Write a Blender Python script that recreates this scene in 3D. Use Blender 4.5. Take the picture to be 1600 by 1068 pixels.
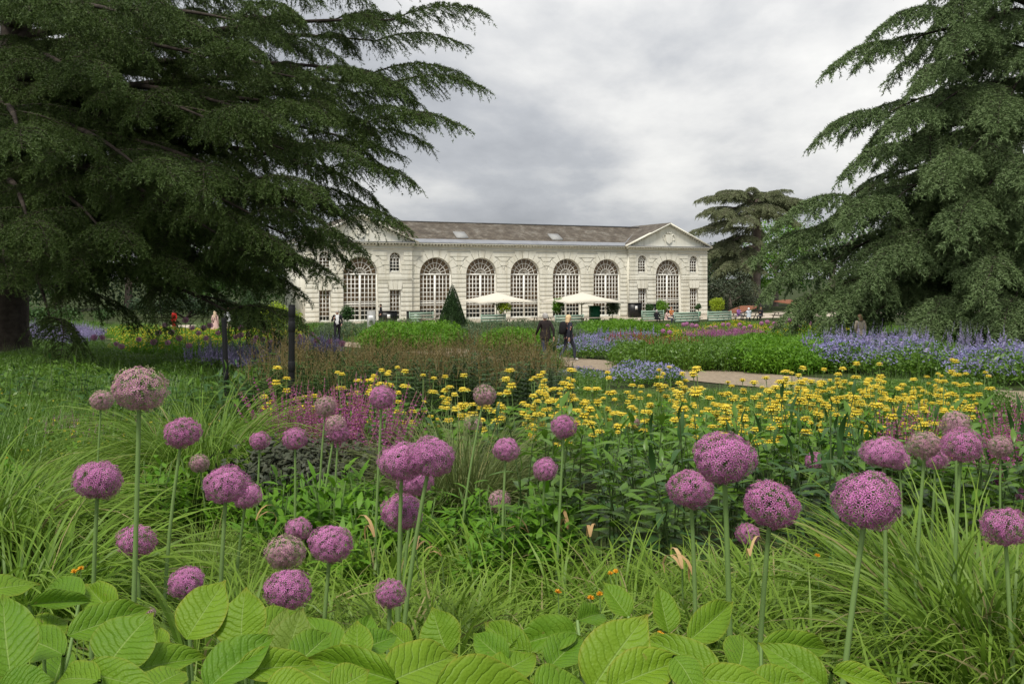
import bpy, bmesh, math, random
import numpy as np
from mathutils import Vector, Matrix
from mathutils.geometry import tessellate_polygon
for o in list(bpy.data.objects): bpy.data.objects.remove(o)
sc = bpy.context.scene
C = sc.collection
rng = np.random.default_rng(11); random.seed(5)
PI = math.pi; rad = math.radians

# ------------------------------------------------------------ camera, sky, sun, exposure
FPX, HOR, CAMZ = 1400.0, 434.0, 1.5          # focal length and horizon of a 1600 px wide frame
cam = bpy.data.objects.new('camera', bpy.data.cameras.new('camera')); C.objects.link(cam)
cam.location = (0, 0, CAMZ); cam.rotation_euler = (rad(90), 0, 0)
cam.data.sensor_width = 36; cam.data.lens = 36*FPX/1600; cam.data.shift_y = -0.0625
cam.data.clip_start = 0.05; cam.data.clip_end = 5000
sc.camera = cam
SUN_EL, SUN_AZ = 60, 200                     # azimuth clockwise from +Y (behind the camera, a little left)
world = bpy.data.worlds.new('World'); sc.world = world; world.use_nodes = True
wt = world.node_tree; wt.nodes.clear(); wl = wt.links.new
def wn(t): return wt.nodes.new(t)
def wmath(op, a, b=None):
    m = wn('ShaderNodeMath'); m.operation = op
    for i, v in enumerate((a, b)):
        if v is None: continue
        if isinstance(v, (int, float)): m.inputs[i].default_value = v
        else: wl(v, m.inputs[i])
    return m.outputs[0]
sky = wn('ShaderNodeTexSky'); sky.sky_type = 'NISHITA'; sky.sun_disc = False
sky.sun_elevation = rad(SUN_EL); sky.sun_rotation = rad(SUN_AZ)
bg0 = wn('ShaderNodeBackground'); bg0.inputs[1].default_value = 0.06; wl(sky.outputs[0], bg0.inputs[0])
tc = wn('ShaderNodeTexCoord'); sp = wn('ShaderNodeSeparateXYZ'); wl(tc.outputs['Generated'], sp.inputs[0])
zc = wmath('ADD', wmath('MAXIMUM', sp.outputs[2], 0.0), 0.36)
cb = wn('ShaderNodeCombineXYZ')
wl(wmath('DIVIDE', sp.outputs[0], zc), cb.inputs[0]); wl(wmath('DIVIDE', sp.outputs[1], zc), cb.inputs[1]); cb.inputs[2].default_value = 7.7
mp = wn('ShaderNodeMapping'); mp.inputs['Scale'].default_value = (0.9, 0.75, 1); mp.inputs['Rotation'].default_value = (0, 0, 0.25); wl(cb.outputs[0], mp.inputs[0])
n1 = wn('ShaderNodeTexNoise'); n1.inputs['Scale'].default_value = 1.25; n1.inputs['Detail'].default_value = 9; n1.inputs['Roughness'].default_value = 0.56; n1.inputs['Distortion'].default_value = 0.15
wl(mp.outputs[0], n1.inputs['Vector'])
cr = wn('ShaderNodeValToRGB'); wl(n1.outputs[0], cr.inputs[0])
e = cr.color_ramp.elements
e[0].position = 0.38; e[0].color = (0.135, 0.142, 0.156, 1); e[1].position = 0.74; e[1].color = (0.44, 0.435, 0.415, 1)
x = cr.color_ramp.elements.new(0.49); x.color = (0.205, 0.212, 0.224, 1)
x = cr.color_ramp.elements.new(0.59); x.color = (0.315, 0.315, 0.312, 1)
bg1 = wn('ShaderNodeBackground'); wl(cr.outputs[0], bg1.inputs[0])
wl(wmath('ADD', wmath('MULTIPLY', wmath('MAXIMUM', sp.outputs[2], 0.0), 0.9), 0.95), bg1.inputs[1])   # overcast sky, brighter overhead
n2 = wn('ShaderNodeTexNoise'); n2.inputs['Scale'].default_value = 1.3; n2.inputs['Detail'].default_value = 5; wl(mp.outputs[0], n2.inputs['Vector'])
mr = wn('ShaderNodeMapRange'); mr.inputs[1].default_value = 0.25; mr.inputs[2].default_value = 0.42; mr.inputs[3].default_value = 0.72; mr.inputs[4].default_value = 0.97; wl(n2.outputs[0], mr.inputs[0])
mx = wn('ShaderNodeMixShader'); wl(mr.outputs[0], mx.inputs[0]); wl(bg0.outputs[0], mx.inputs[1]); wl(bg1.outputs[0], mx.inputs[2])
wo = wn('ShaderNodeOutputWorld'); wl(mx.outputs[0], wo.inputs[0])
sun = bpy.data.objects.new('sun', bpy.data.lights.new('sun', 'SUN')); C.objects.link(sun)
sun.data.energy = 1.5; sun.data.angle = rad(13); sun.data.color = (1.0, 0.95, 0.86)
az = rad(SUN_AZ); el = rad(SUN_EL)
sd = Vector((math.sin(az)*math.cos(el), math.cos(az)*math.cos(el), math.sin(el)))
sun.rotation_euler = sd.to_track_quat('Z', 'Y').to_euler(); sun.location = sd*60
sc.view_settings.view_transform = 'Standard'; sc.view_settings.look = 'None'
sc.view_settings.exposure = 1.27; sc.view_settings.gamma = 1.0; sc.view_settings.use_curve_mapping = False
sc.render.engine = 'CYCLES'
sc.cycles.max_bounces = 4; sc.cycles.diffuse_bounces = 2; sc.cycles.glossy_bounces = 2; sc.cycles.transmission_bounces = 3; sc.cycles.transparent_max_bounces = 6

# ------------------------------------------------------------ helpers
def ground(y): return float(np.interp(y, [-20, 3, 6, 9, 14, 20, 33, 49, 74, 3000], [0, 0, -.2, -.43, -.66, -.95, -1.55, -2.05, -2.58, -2.6]))
def P(px, py, d): return Vector(((px-800)/FPX*d, d, CAMZ+(HOR-py)/FPX*d))
def G(px, d): return Vector(((px-800)/FPX*d, d, ground(d)))
def tag(o, label=None, cat=None, group=None, kind=None):
    for k, v in (('label', label), ('category', cat), ('group', group), ('kind', kind)):
        if v: o[k] = v
    return o
KIDS = {}
def empty(name, loc=(0, 0, 0), rz=0.0, parent=None):
    o = bpy.data.objects.new(name, None); C.objects.link(o); o.location = loc; o.rotation_euler = (0, 0, rz); o.parent = parent
    o.empty_display_size = 0.1
    if parent: KIDS.setdefault(parent, []).append(o)
    return o
def link(name, me, parent=None, loc=None, rot=None, scale=None):
    o = bpy.data.objects.new(name, me); C.objects.link(o); o.parent = parent
    if parent: KIDS.setdefault(parent, []).append(o)
    if loc is not None: o.location = loc
    if rot is not None: o.rotation_euler = rot
    if scale is not None: o.scale = (scale,)*3 if isinstance(scale, (int, float)) else scale
    return o
def copy_tree(o, parent=None):
    c = o.copy(); C.objects.link(c); c.parent = parent
    for ch in KIDS.get(o, ()): copy_tree(ch, c)
    return c
def frame(o, loc, ydir, up, scale=(1, 1, 1)):
    y = Vector(ydir).normalized(); z = Vector(up); z = (z - y*z.dot(y)).normalized(); x = y.cross(z)
    m = Matrix((x, y, z)).transposed()
    o.location = loc; o.rotation_euler = m.to_euler(); o.scale = scale
class MB:
    """collects vertices and faces with a few per-vertex values, then builds one mesh"""
    def __init__(s): s.V = []; s.F = []; s.M = []; s.r = []; s.t = []; s.n = 0
    def add(s, V, F, mat=0, r=0.5, t=0.0):
        V = np.asarray(V, float).reshape(-1, 3); F = np.asarray(F, int)
        if len(F) == 0: return
        s.V.append(V); s.F.append(F+s.n); s.M.append(np.full(len(F), mat))
        s.r.append(np.broadcast_to(r, len(V)).astype(float)); s.t.append(np.broadcast_to(t, len(V)).astype(float)); s.n += len(V)
    def box(s, a, b, mat=0):
        (x0, y0, z0), (x1, y1, z1) = a, b
        s.add([(x0,y0,z0),(x1,y0,z0),(x1,y1,z0),(x0,y1,z0),(x0,y0,z1),(x1,y0,z1),(x1,y1,z1),(x0,y1,z1)],
              [(0,3,2,1),(4,5,6,7),(0,1,5,4),(1,2,6,5),(2,3,7,6),(3,0,4,7)], mat)
    def bar(s, p, q, w, h, mat=0, up=(0, 0, 1)):
        p = Vector(p); q = Vector(q); d = (q-p).normalized(); u = Vector(up); 
        if abs(d.dot(u)) > .98: u = Vector((0, 1, 0))
        a = d.cross(u).normalized()*w/2; b = a.cross(d).normalized()*h/2
        V = [p-a-b, p+a-b, p+a+b, p-a+b, q-a-b, q+a-b, q+a+b, q-a+b]
        s.add([tuple(v) for v in V], [(0,3,2,1),(4,5,6,7),(0,1,5,4),(1,2,6,5),(2,3,7,6),(3,0,4,7)], mat)
    def tube(s, pts, rr, n=6, mat=0, cap=True):
        pts = np.asarray([tuple(p) for p in pts], float); k = len(pts); rr = np.broadcast_to(rr, k)
        T = np.gradient(pts, axis=0); T /= np.linalg.norm(T, axis=1)[:, None]+1e-9
        ref = np.array([0, 0, 1.]) if abs(T[:, 2]).mean() < .9 else np.array([0, 1., 0])
        A = np.cross(T, ref); A /= np.linalg.norm(A, axis=1)[:, None]+1e-9; B = np.cross(A, T)
        th = np.arange(n)*2*PI/n
        V = pts[:, None]+rr[:, None, None]*(A[:, None]*np.cos(th)[None, :, None]+B[:, None]*np.sin(th)[None, :, None])
        i = np.arange(k-1)[:, None]*n; j = np.arange(n)[None]; j2 = (j+1) % n
        F = np.stack([i+j, i+j2, i+n+j2, i+n+j], -1).reshape(-1, 4)
        tt = np.repeat(np.linspace(0, 1, k), n)
        s.add(V.reshape(-1, 3), F, mat, .5, tt)
        if cap: s.add(np.vstack([V[-1], V[0]]), [tuple(range(n)), tuple(range(2*n-1, n-1, -1))], mat)
    def ribbons(s, Pn, S, mat=0, r=None, tri=False):
        n, k, _ = Pn.shape
        V = np.stack([Pn-S, Pn+S], 2).reshape(-1, 3)
        b = (np.arange(n)*k*2)[:, None]+(np.arange(k-1)*2)[None]
        F = np.stack([b, b+1, b+3, b+2], -1).reshape(-1, 4)
        r = rng.random(n) if r is None else np.broadcast_to(r, n)
        s.add(V, F, mat, np.repeat(r, k*2), np.tile(np.repeat(np.linspace(0, 1, k), 2), n))
    def tris(s, A, B, Cc, mat=0, r=None, t=(0, 0, 1)):
        n = len(A); V = np.stack([A, B, Cc], 1).reshape(-1, 3); F = np.arange(n*3).reshape(-1, 3)
        r = rng.random(n) if r is None else np.broadcast_to(r, n)
        s.add(V, F, mat, np.repeat(r, 3), np.tile(t, n))
    def build(s, name, mats, smooth=False):
        me = bpy.data.meshes.new(name); V = np.concatenate(s.V)
        me.vertices.add(len(V)); me.vertices.foreach_set('co', V.ravel())
        ls = np.concatenate([np.full(len(f), f.shape[1]) for f in s.F]); lv = np.concatenate([f.ravel() for f in s.F])
        me.loops.add(len(lv)); me.loops.foreach_set('vertex_index', lv)
        me.polygons.add(len(ls)); me.polygons.foreach_set('loop_start', np.concatenate([[0], np.cumsum(ls)[:-1]])); me.polygons.foreach_set('loop_total', ls)
        mats = mats if isinstance(mats, (list, tuple)) else [mats]
        for m in mats: me.materials.append(m)
        me.polygons.foreach_set('material_index', np.concatenate(s.M).astype(np.int32))
        if smooth: me.polygons.foreach_set('use_smooth', np.ones(len(ls), bool))
        for nm, arr in (('rnd', s.r), ('tt', s.t)):
            a = me.attributes.new(nm, 'FLOAT', 'POINT'); a.data.foreach_set('value', np.concatenate(arr).astype(np.float32))
        me.update(); me.validate(); return me
def arcs(base, az, el, L, droop, k=6, power=1.3):
    n = len(base); t = np.linspace(0, 1, k)
    e = np.asarray(el)[:, None]-np.asarray(droop)[:, None]*t[None]**power
    d = np.stack([np.cos(e)*np.cos(az)[:, None], np.cos(e)*np.sin(az)[:, None], np.sin(e)], -1)
    st = d*(np.asarray(L)/(k-1))[:, None, None]
    Pn = np.concatenate([np.zeros((n, 1, 3)), np.cumsum(st[:, :-1], 1)], 1)+base[:, None]
    side = np.stack([-np.sin(az), np.cos(az), np.zeros(n)], -1)
    return Pn, d, side
def unit(v): return v/(np.linalg.norm(v, axis=-1, keepdims=True)+1e-9)
def rsphere(n): return unit(rng.normal(size=(n, 3)))

# ------------------------------------------------------------ materials
def newmat(name):
    m = bpy.data.materials.new(name); m.use_nodes = True; nt = m.node_tree
    return m, nt, nt.nodes['Principled BSDF'], nt.links.new
def plain(name, col, rough=.6, var=.12, scale=6.0, bump=0.0, spec=.3, metal=0):
    m, nt, b, l = newmat(name)
    b.inputs['Roughness'].default_value = rough; b.inputs['Specular IOR Level'].default_value = spec; b.inputs['Metallic'].default_value = metal
    tcn = nt.nodes.new('ShaderNodeTexCoord'); nz = nt.nodes.new('ShaderNodeTexNoise'); nz.inputs['Scale'].default_value = scale; nz.inputs['Detail'].default_value = 5
    l(tcn.outputs['Object'], nz.inputs['Vector'])
    rp = nt.nodes.new('ShaderNodeValToRGB'); l(nz.outputs[0], rp.inputs[0])
    rp.color_ramp.elements[0].position = .3; rp.color_ramp.elements[1].position = .7
    rp.color_ramp.elements[0].color = tuple(c*(1-var) for c in col)+(1,); rp.color_ramp.elements[1].color = tuple(min(1, c*(1+var)) for c in col)+(1,)
    l(rp.outputs[0], b.inputs['Base Color'])
    if bump:
        bp = nt.nodes.new('ShaderNodeBump'); bp.inputs['Strength'].default_value = bump; bp.inputs['Distance'].default_value = .02
        l(nz.outputs[0], bp.inputs['Height']); l(bp.outputs[0], b.inputs['Normal'])
    return m
def leafmat(name, c0, c1, tip=None, trans=.3, rough=.5, spec=.25, objvar=.35):
    """colour runs from c0 to c1 by leaf, drifts to `tip` along the leaf, differs a little by plant"""
    m, nt, b, l = newmat(name); N = nt.nodes.new
    a = N('ShaderNodeAttribute'); a.attribute_name = 'rnd'
    oi = N('ShaderNodeObjectInfo'); 
    mixv = N('ShaderNodeMix'); mixv.data_type = 'FLOAT'; mixv.inputs[0].default_value = objvar
    l(a.outputs['Fac'], mixv.inputs[2]); l(oi.outputs['Random'], mixv.inputs[3])
    mc = N('ShaderNodeMix'); mc.data_type = 'RGBA'; mc.inputs[6].default_value = (*c0, 1); mc.inputs[7].default_value = (*c1, 1); l(mixv.outputs[0], mc.inputs[0])
    out = mc.outputs[2]
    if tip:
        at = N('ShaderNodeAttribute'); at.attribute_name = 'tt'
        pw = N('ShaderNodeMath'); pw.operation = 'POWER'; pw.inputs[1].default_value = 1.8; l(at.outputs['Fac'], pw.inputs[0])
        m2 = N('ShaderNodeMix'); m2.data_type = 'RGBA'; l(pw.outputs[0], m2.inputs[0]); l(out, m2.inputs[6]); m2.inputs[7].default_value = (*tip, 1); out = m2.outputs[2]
    l(out, b.inputs['Base Color']); b.inputs['Roughness'].default_value = rough; b.inputs['Specular IOR Level'].default_value = spec
    if trans:
        tr = N('ShaderNodeBsdfTranslucent'); l(out, tr.inputs[0]); ms = N('ShaderNodeMixShader'); ms.inputs[0].default_value = trans
        l(b.outputs[0], ms.inputs[1]); l(tr.outputs[0], ms.inputs[2]); l(ms.outputs[0], nt.nodes['Material Output'].inputs[0])
    return m
M = {}
M['grass'] = leafmat('grass_blade', (.055, .145, .010), (.155, .285, .026), tip=(.21, .31, .04), trans=.35, rough=.45)
M['grass_fine'] = leafmat('fine_grass', (.055, .140, .010), (.135, .245, .022), tip=(.19, .28, .04), trans=.35)
M['grass_dull'] = leafmat('dull_grass', (.06, .105, .02), (.13, .18, .04), tip=(.19, .22, .08), trans=.3)
M['straw'] = leafmat('dry_leaf', (.42, .25, .10), (.58, .40, .20), trans=.3)
M['leaf_whorl'] = leafmat('whorl_leaf', (.035, .085, .018), (.085, .145, .03), trans=.25)
M['straw_pale'] = leafmat('straw_blade', (.20, .20, .07), (.36, .31, .14), trans=.3)
M['leaf_mid'] = leafmat('perennial_leaf', (.055, .140, .012), (.135, .245, .024), trans=.3, rough=.4, spec=.4)
M['leaf_dark'] = leafmat('dark_leaf', (.025, .07, .018), (.055, .12, .028), trans=.22, rough=.45)
M['leaf_bright'] = leafmat('bright_leaf', (.075, .20, .012), (.15, .30, .020), trans=.35)
M['leaf_grey'] = leafmat('grey_green_leaf', (.07, .11, .05), (.12, .17, .08), trans=.25)
M['leaf_lime'] = leafmat('lime_leaf', (.22, .34, .02), (.38, .46, .03), trans=.35)
M['leaf_sedum'] = leafmat('dusky_leaf', (.04, .055, .03), (.085, .085, .05), trans=.15)
M['stem'] = leafmat('green_stem', (.13, .22, .06), (.20, .30, .10), trans=0, rough=.5)
M['stem_dark'] = leafmat('dark_stem', (.05, .09, .03), (.09, .13, .04), trans=0)
M['petal'] = leafmat('allium_petal', (.44, .075, .33), (.68, .20, .53), tip=(.80, .38, .66), trans=.25, rough=.5, objvar=.45)
M['petal_pale'] = leafmat('pale_allium_petal', (.46, .15, .30), (.64, .30, .45), tip=(.72, .42, .55), trans=.25, objvar=.3)
M['ovary'] = leafmat('allium_ovary', (.14, .16, .06), (.26, .25, .12), trans=0)
M['ovary_green'] = leafmat('faded_ovary', (.30, .33, .14), (.46, .42, .24), trans=0)
M['ovary_red'] = leafmat('red_ovary', (.20, .07, .08), (.33, .20, .14), trans=0)
M['salvia'] = leafmat('salvia_floret', (.40, .08, .30), (.58, .20, .44), trans=.2)
M['yellow'] = leafmat('yellow_floret', (.64, .45, .02), (.79, .64, .07), trans=.2)
M['calyx'] = leafmat('green_calyx', (.20, .30, .06), (.32, .40, .10), trans=.1)
M['blue'] = leafmat('blue_petal', (.27, .25, .52), (.42, .39, .66), trans=.25)
M['lilac'] = leafmat('lilac_floret', (.27, .23, .45), (.42, .36, .56), trans=.2)
M['red'] = leafmat('red_floret', (.32, .055, .05), (.42, .13, .09), trans=.2)
M['rust'] = leafmat('rusty_spike', (.11, .10, .035), (.22, .155, .06), trans=.1)
M['orange'] = leafmat('orange_floret', (.75, .32, .02), (.85, .5, .04), trans=.2)
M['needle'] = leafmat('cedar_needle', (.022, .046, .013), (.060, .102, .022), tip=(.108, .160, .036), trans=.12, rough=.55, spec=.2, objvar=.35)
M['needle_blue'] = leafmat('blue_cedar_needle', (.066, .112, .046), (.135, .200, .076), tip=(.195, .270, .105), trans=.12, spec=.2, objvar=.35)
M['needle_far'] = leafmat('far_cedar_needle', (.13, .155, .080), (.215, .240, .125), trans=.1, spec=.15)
M['bark'] = plain('cedar_bark', (.045, .037, .03), .9, .4, 5, .8, .1)
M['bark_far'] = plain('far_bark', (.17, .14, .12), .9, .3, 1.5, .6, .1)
m, nt, b, l = newmat('painted_stone'); N = nt.nodes.new
ge = N('ShaderNodeNewGeometry'); mpg = N('ShaderNodeMapping'); mpg.inputs['Scale'].default_value = (1.6, 1.6, .22); l(ge.outputs['Position'], mpg.inputs[0]); nz = N('ShaderNodeTexNoise'); nz.inputs['Scale'].default_value = 1.0; nz.inputs['Detail'].default_value = 7; nz.inputs['Roughness'].default_value = .65; l(mpg.outputs[0], nz.inputs['Vector'])
rp = N('ShaderNodeValToRGB'); l(nz.outputs[0], rp.inputs[0]); rp.color_ramp.elements[0].position = .34; rp.color_ramp.elements[0].color = (.64, .61, .50, 1); rp.color_ramp.elements[1].position = .54; rp.color_ramp.elements[1].color = (.80, .78, .68, 1)
l(rp.outputs[0], b.inputs['Base Color']); b.inputs['Roughness'].default_value = .7; b.inputs['Specular IOR Level'].default_value = .2; M['stone'] = m
M['stone_back'] = plain('shaded_joint_stone', (.66, .64, .56), .8, .07, 1.5, 0, .2)  # wall backing: same paint as the blocks, darkened to put joint shade into colour
M['sash'] = plain('white_glazing_bar', (.86, .85, .79), .45, .03, 3, 0, .4)
M['lead'] = plain('lead_sheet', (.22, .23, .25), .55, .15, 1.2, .1, .4)
M['blind'] = plain('brown_blind', (.50, .36, .24), .8, .5, .45, 0, .1)
M['black'] = plain('black_plastic', (.008, .008, .009), .45, .2, 30, 0, .4)
M['grey_metal'] = plain('grey_metal', (.30, .30, .29), .5, .1, 8)
M['wood'] = plain('weathered_wood', (.30, .26, .21), .8, .2, 9, .2, .1)
M['wood_brown'] = plain('brown_canvas', (.19, .075, .04), .75, .15, 5)
M['canvas'] = plain('cream_canvas', (.60, .56, .47), .8, .04, 2)
M['green_paint'] = plain('pale_green_paint', (.26, .36, .28), .6, .1, 4)
M['green_dark'] = plain('green_plastic', (.02, .16, .08), .5, .1, 4)
M['white'] = plain('white_paper', (.8, .8, .78), .6, .03, 4)
M['yellow_paint'] = plain('yellow_band', (.65, .50, .06), .6, .05, 4)
M['gravel'] = plain('path_gravel', (.27, .215, .155), .95, .3, 9, .5, .1)
M['gravel_far'] = plain('terrace_gravel', (.46, .40, .32), .95, .1, 4, .2, .1)
M['skin'] = plain('skin', (.55, .33, .25), .5, .06, 10)
def cloth(name, col, var=.15): return plain(name, col, .85, var, 14, .1, .1)
# soil and turf
m, nt, b, l = newmat('bed_soil'); N = nt.nodes.new
tcn = N('ShaderNodeTexCoord'); nz = N('ShaderNodeTexNoise'); nz.inputs['Scale'].default_value = .8; nz.inputs['Detail'].default_value = 9; l(tcn.outputs['Object'], nz.inputs['Vector'])
rp = N('ShaderNodeValToRGB'); l(nz.outputs[0], rp.inputs[0]); rp.color_ramp.elements[0].position = .38; rp.color_ramp.elements[1].position = .62
rp.color_ramp.elements[0].color = (.028, .030, .015, 1); rp.color_ramp.elements[1].color = (.045, .070, .018, 1)
l(rp.outputs[0], b.inputs['Base Color']); b.inputs['Roughness'].default_value = .95; b.inputs['Specular IOR Level'].default_value = .1
bp = N('ShaderNodeBump'); bp.inputs['Distance'].default_value = .05; l(nz.outputs[0], bp.inputs['Height']); l(bp.outputs[0], b.inputs['Normal']); M['soil'] = m
# slates
m, nt, b, l = newmat('roof_slate'); N = nt.nodes.new
tcn = N('ShaderNodeTexCoord'); nz = N('ShaderNodeTexNoise'); nz.inputs['Scale'].default_value = 1.1; nz.inputs['Detail'].default_value = 8; nz.inputs['Roughness'].default_value = .7; l(tcn.outputs['Object'], nz.inputs['Vector'])
rp = N('ShaderNodeValToRGB'); l(nz.outputs[0], rp.inputs[0]); ee = rp.color_ramp.elements
ee[0].position = .33; ee[0].color = (.07, .058, .046, 1); ee[1].position = .74; ee[1].color = (.23, .215, .185, 1); x = ee.new(.5); x.color = (.11, .092, .072, 1)
br = N('ShaderNodeTexBrick'); br.inputs['Scale'].default_value = 1; br.inputs['Brick Width'].default_value = .35; br.inputs['Row Height'].default_value = .22; br.inputs['Mortar Size'].default_value = .012
br.inputs['Color1'].default_value = (.8, .8, .8, 1); br.inputs['Color2'].default_value = (1.1, 1.08, 1.05, 1); br.inputs['Mortar'].default_value = (.5, .5, .5, 1)
l(tcn.outputs['Object'], br.inputs['Vector'])
mm = N('ShaderNodeMix'); mm.data_type = 'RGBA'; mm.blend_type = 'MULTIPLY'; mm.inputs[0].default_value = .8; l(rp.outputs[0], mm.inputs[6]); l(br.outputs[0], mm.inputs[7])
l(mm.outputs[2], b.inputs['Base Color']); b.inputs['Roughness'].default_value = .8; b.inputs['Specular IOR Level'].default_value = .2; M['slate'] = m
# window glass
m, nt, b, l = newmat('window_glass'); N = nt.nodes.new
tr = N('ShaderNodeBsdfTransparent'); tr.inputs[0].default_value = (.88, .88, .86, 1); gl = N('ShaderNodeBsdfGlossy'); gl.inputs['Roughness'].default_value = .03; gl.inputs[0].default_value = (.8, .8, .8, 1)
fr = N('ShaderNodeFresnel'); fr.inputs[0].default_value = 1.35; ms = N('ShaderNodeMixShader'); l(fr.outputs[0], ms.inputs[0]); l(tr.outputs[0], ms.inputs[1]); l(gl.outputs[0], ms.inputs[2])
l(ms.outputs[0], nt.nodes['Material Output'].inputs[0]); M['glass'] = m
# big foreground leaf: veins from its own length and width coordinates
def bigleaf(name, base, light, edge):
    m, nt, b, l = newmat(name); N = nt.nodes.new
    def math_(op, a, bb=None, cl=False):
        q = N('ShaderNodeMath'); q.operation = op; q.use_clamp = cl
        for i, v in enumerate((a, bb)):
            if v is None: continue
            if isinstance(v, (int, float)): q.inputs[i].default_value = v
            else: l(v, q.inputs[i])
        return q.outputs[0]
    U = N('ShaderNodeAttribute'); U.attribute_name = 'rnd'; Vv = N('ShaderNodeAttribute'); Vv.attribute_name = 'tt'
    tcn = N('ShaderNodeTexCoord'); nz = N('ShaderNodeTexNoise'); nz.inputs['Scale'].default_value = 5; nz.inputs['Detail'].default_value = 4; l(tcn.outputs['Object'], nz.inputs['Vector'])
    au = math_('ABSOLUTE', U.outputs['Fac'])
    ph = math_('ADD', math_('SUBTRACT', math_('MULTIPLY', Vv.outputs['Fac'], 10), math_('MULTIPLY', math_('POWER', au, 1.15), 2.3)), math_('MULTIPLY', nz.outputs[0], 1.6))
    fr = math_('FRACT', ph); tri = math_('MULTIPLY', math_('ABSOLUTE', math_('SUBTRACT', fr, .5)), 2)      # 1 on a side vein
    vein = math_('POWER', tri, 16)
    rib = math_('SUBTRACT', 1, math_('MULTIPLY', au, 22), True)
    nz2 = N('ShaderNodeTexVoronoi'); nz2.inputs['Scale'].default_value = 34; l(tcn.outputs['Object'], nz2.inputs['Vector'])
    h = math_('SUBTRACT', math_('ADD', math_('SUBTRACT', .6, math_('MULTIPLY', math_('POWER', tri, 5), .6)), math_('MULTIPLY', nz2.outputs[0], .25)), math_('MULTIPLY', rib, .5))
    oi = N('ShaderNodeObjectInfo')
    c = N('ShaderNodeMix'); c.data_type = 'RGBA'; c.inputs[6].default_value = (*base, 1); c.inputs[7].default_value = (*light, 1)
    l(math_('ADD', math_('MULTIPLY', oi.outputs['Random'], .55), math_('MULTIPLY', nz.outputs[0], .5)), c.inputs[0])
    c2 = N('ShaderNodeMix'); c2.data_type = 'RGBA'; l(math_('MULTIPLY', vein, math_('MULTIPLY', nz.outputs[0], .40)), c2.inputs[0]); l(c.outputs[2], c2.inputs[6]); c2.inputs[7].default_value = (base[0]*.45, base[1]*.5, base[2]*.5, 1)
    c3 = N('ShaderNodeMix'); c3.data_type = 'RGBA'; l(math_('MULTIPLY', rib, .8), c3.inputs[0]); l(c2.outputs[2], c3.inputs[6]); c3.inputs[7].default_value = (.30, .42, .12, 1)
    c4 = N('ShaderNodeMix'); c4.data_type = 'RGBA'; ed = math_('ADD', math_('MULTIPLY', math_('POWER', au, 14), .6), math_('POWER', Vv.outputs['Fac'], 16)); l(math_('MULTIPLY', ed, math_('ADD', math_('MULTIPLY', oi.outputs['Random'], .7), .15), True), c4.inputs[0]); l(c3.outputs[2], c4.inputs[6]); c4.inputs[7].default_value = (*edge, 1)
    nb_ = N('ShaderNodeTexNoise'); nb_.noise_dimensions = '4D'; nb_.inputs['Scale'].default_value = 7; nb_.inputs['Detail'].default_value = 6; l(tcn.outputs['Object'], nb_.inputs['Vector']); l(math_('MULTIPLY', oi.outputs['Random'], 40), nb_.inputs['W'])
    spot = N('ShaderNodeMapRange'); spot.inputs[1].default_value = .66; spot.inputs[2].default_value = .74; l(nb_.outputs[0], spot.inputs[0])
    c5 = N('ShaderNodeMix'); c5.data_type = 'RGBA'; l(math_('MULTIPLY', spot.outputs[0], .7), c5.inputs[0]); l(c4.outputs[2], c5.inputs[6]); c5.inputs[7].default_value = (.22, .17, .05, 1); c4 = c5
    l(c4.outputs[2], b.inputs['Base Color']); b.inputs['Roughness'].default_value = .5; b.inputs['Specular IOR Level'].default_value = .22
    bp = N('ShaderNodeBump'); bp.inputs['Strength'].default_value = .5; bp.inputs['Distance'].default_value = .006; l(h, bp.inputs['Height']); l(bp.outputs[0], b.inputs['Normal'])
    tr = N('ShaderNodeBsdfTranslucent'); l(c4.outputs[2], tr.inputs[0]); ms = N('ShaderNodeMixShader'); ms.inputs[0].default_value = .28
    l(b.outputs[0], ms.inputs[1]); l(tr.outputs[0], ms.inputs[2]); l(ms.outputs[0], nt.nodes['Material Output'].inputs[0]); return m
M['bigleaf'] = bigleaf('broad_leaf', (.065, .175, .010), (.19, .305, .018), (.32, .25, .04))
M['bigleaf_red'] = bigleaf('red_tipped_leaf', (.12, .20, .025), (.20, .27, .04), (.30, .07, .05))

# ------------------------------------------------------------ setting: ground, path, terrace
mb = MB(); ys = [-20, 3, 6, 9, 14, 20, 33, 49, 74, 140, 3000]; xs = [-3000, -60, -20, 0, 20, 60, 3000]
V = [(x_, y_, ground(y_)) for y_ in ys for x_ in xs]; nx = len(xs)
mb.add(V, [(j*nx+i, j*nx+i+1, (j+1)*nx+i+1, (j+1)*nx+i) for j in range(len(ys)-1) for i in range(nx-1)])
tag(link('ground', mb.build('ground', M['soil'])), kind='structure')
def strip(name, pts, width, mat, lift):
    pts = [Vector(p) for p in pts]; out = []
    for i in range(len(pts)-1):
        p0 = pts[max(i-1, 0)]; p1 = pts[i]; p2 = pts[i+1]; p3 = pts[min(i+2, len(pts)-1)]
        for k in range(24):
            t = k/24; out.append(.5*((2*p1)+(p2-p0)*t+(2*p0-5*p1+4*p2-p3)*t*t+(3*p1-p0-3*p2+p3)*t**3))
    A = np.array([tuple(p) for p in out]); T = unit(np.gradient(A, axis=0)); Nn = np.stack([-T[:, 1], T[:, 0]], -1)
    cols = np.linspace(-1, 1, 7)*width/2; V = []
    for i in range(len(A)):
        for c in cols: q = A[i]+Nn[i]*c; V.append((q[0], q[1], ground(q[1])+lift))
    n = 7; F = [(i*n+j, i*n+j+1, (i+1)*n+j+1, (i+1)*n+j) for i in range(len(A)-1) for j in range(n-1)]
    mb = MB(); mb.add(V, F); return tag(link(name, mb.build(name, mat)), kind='structure')
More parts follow.
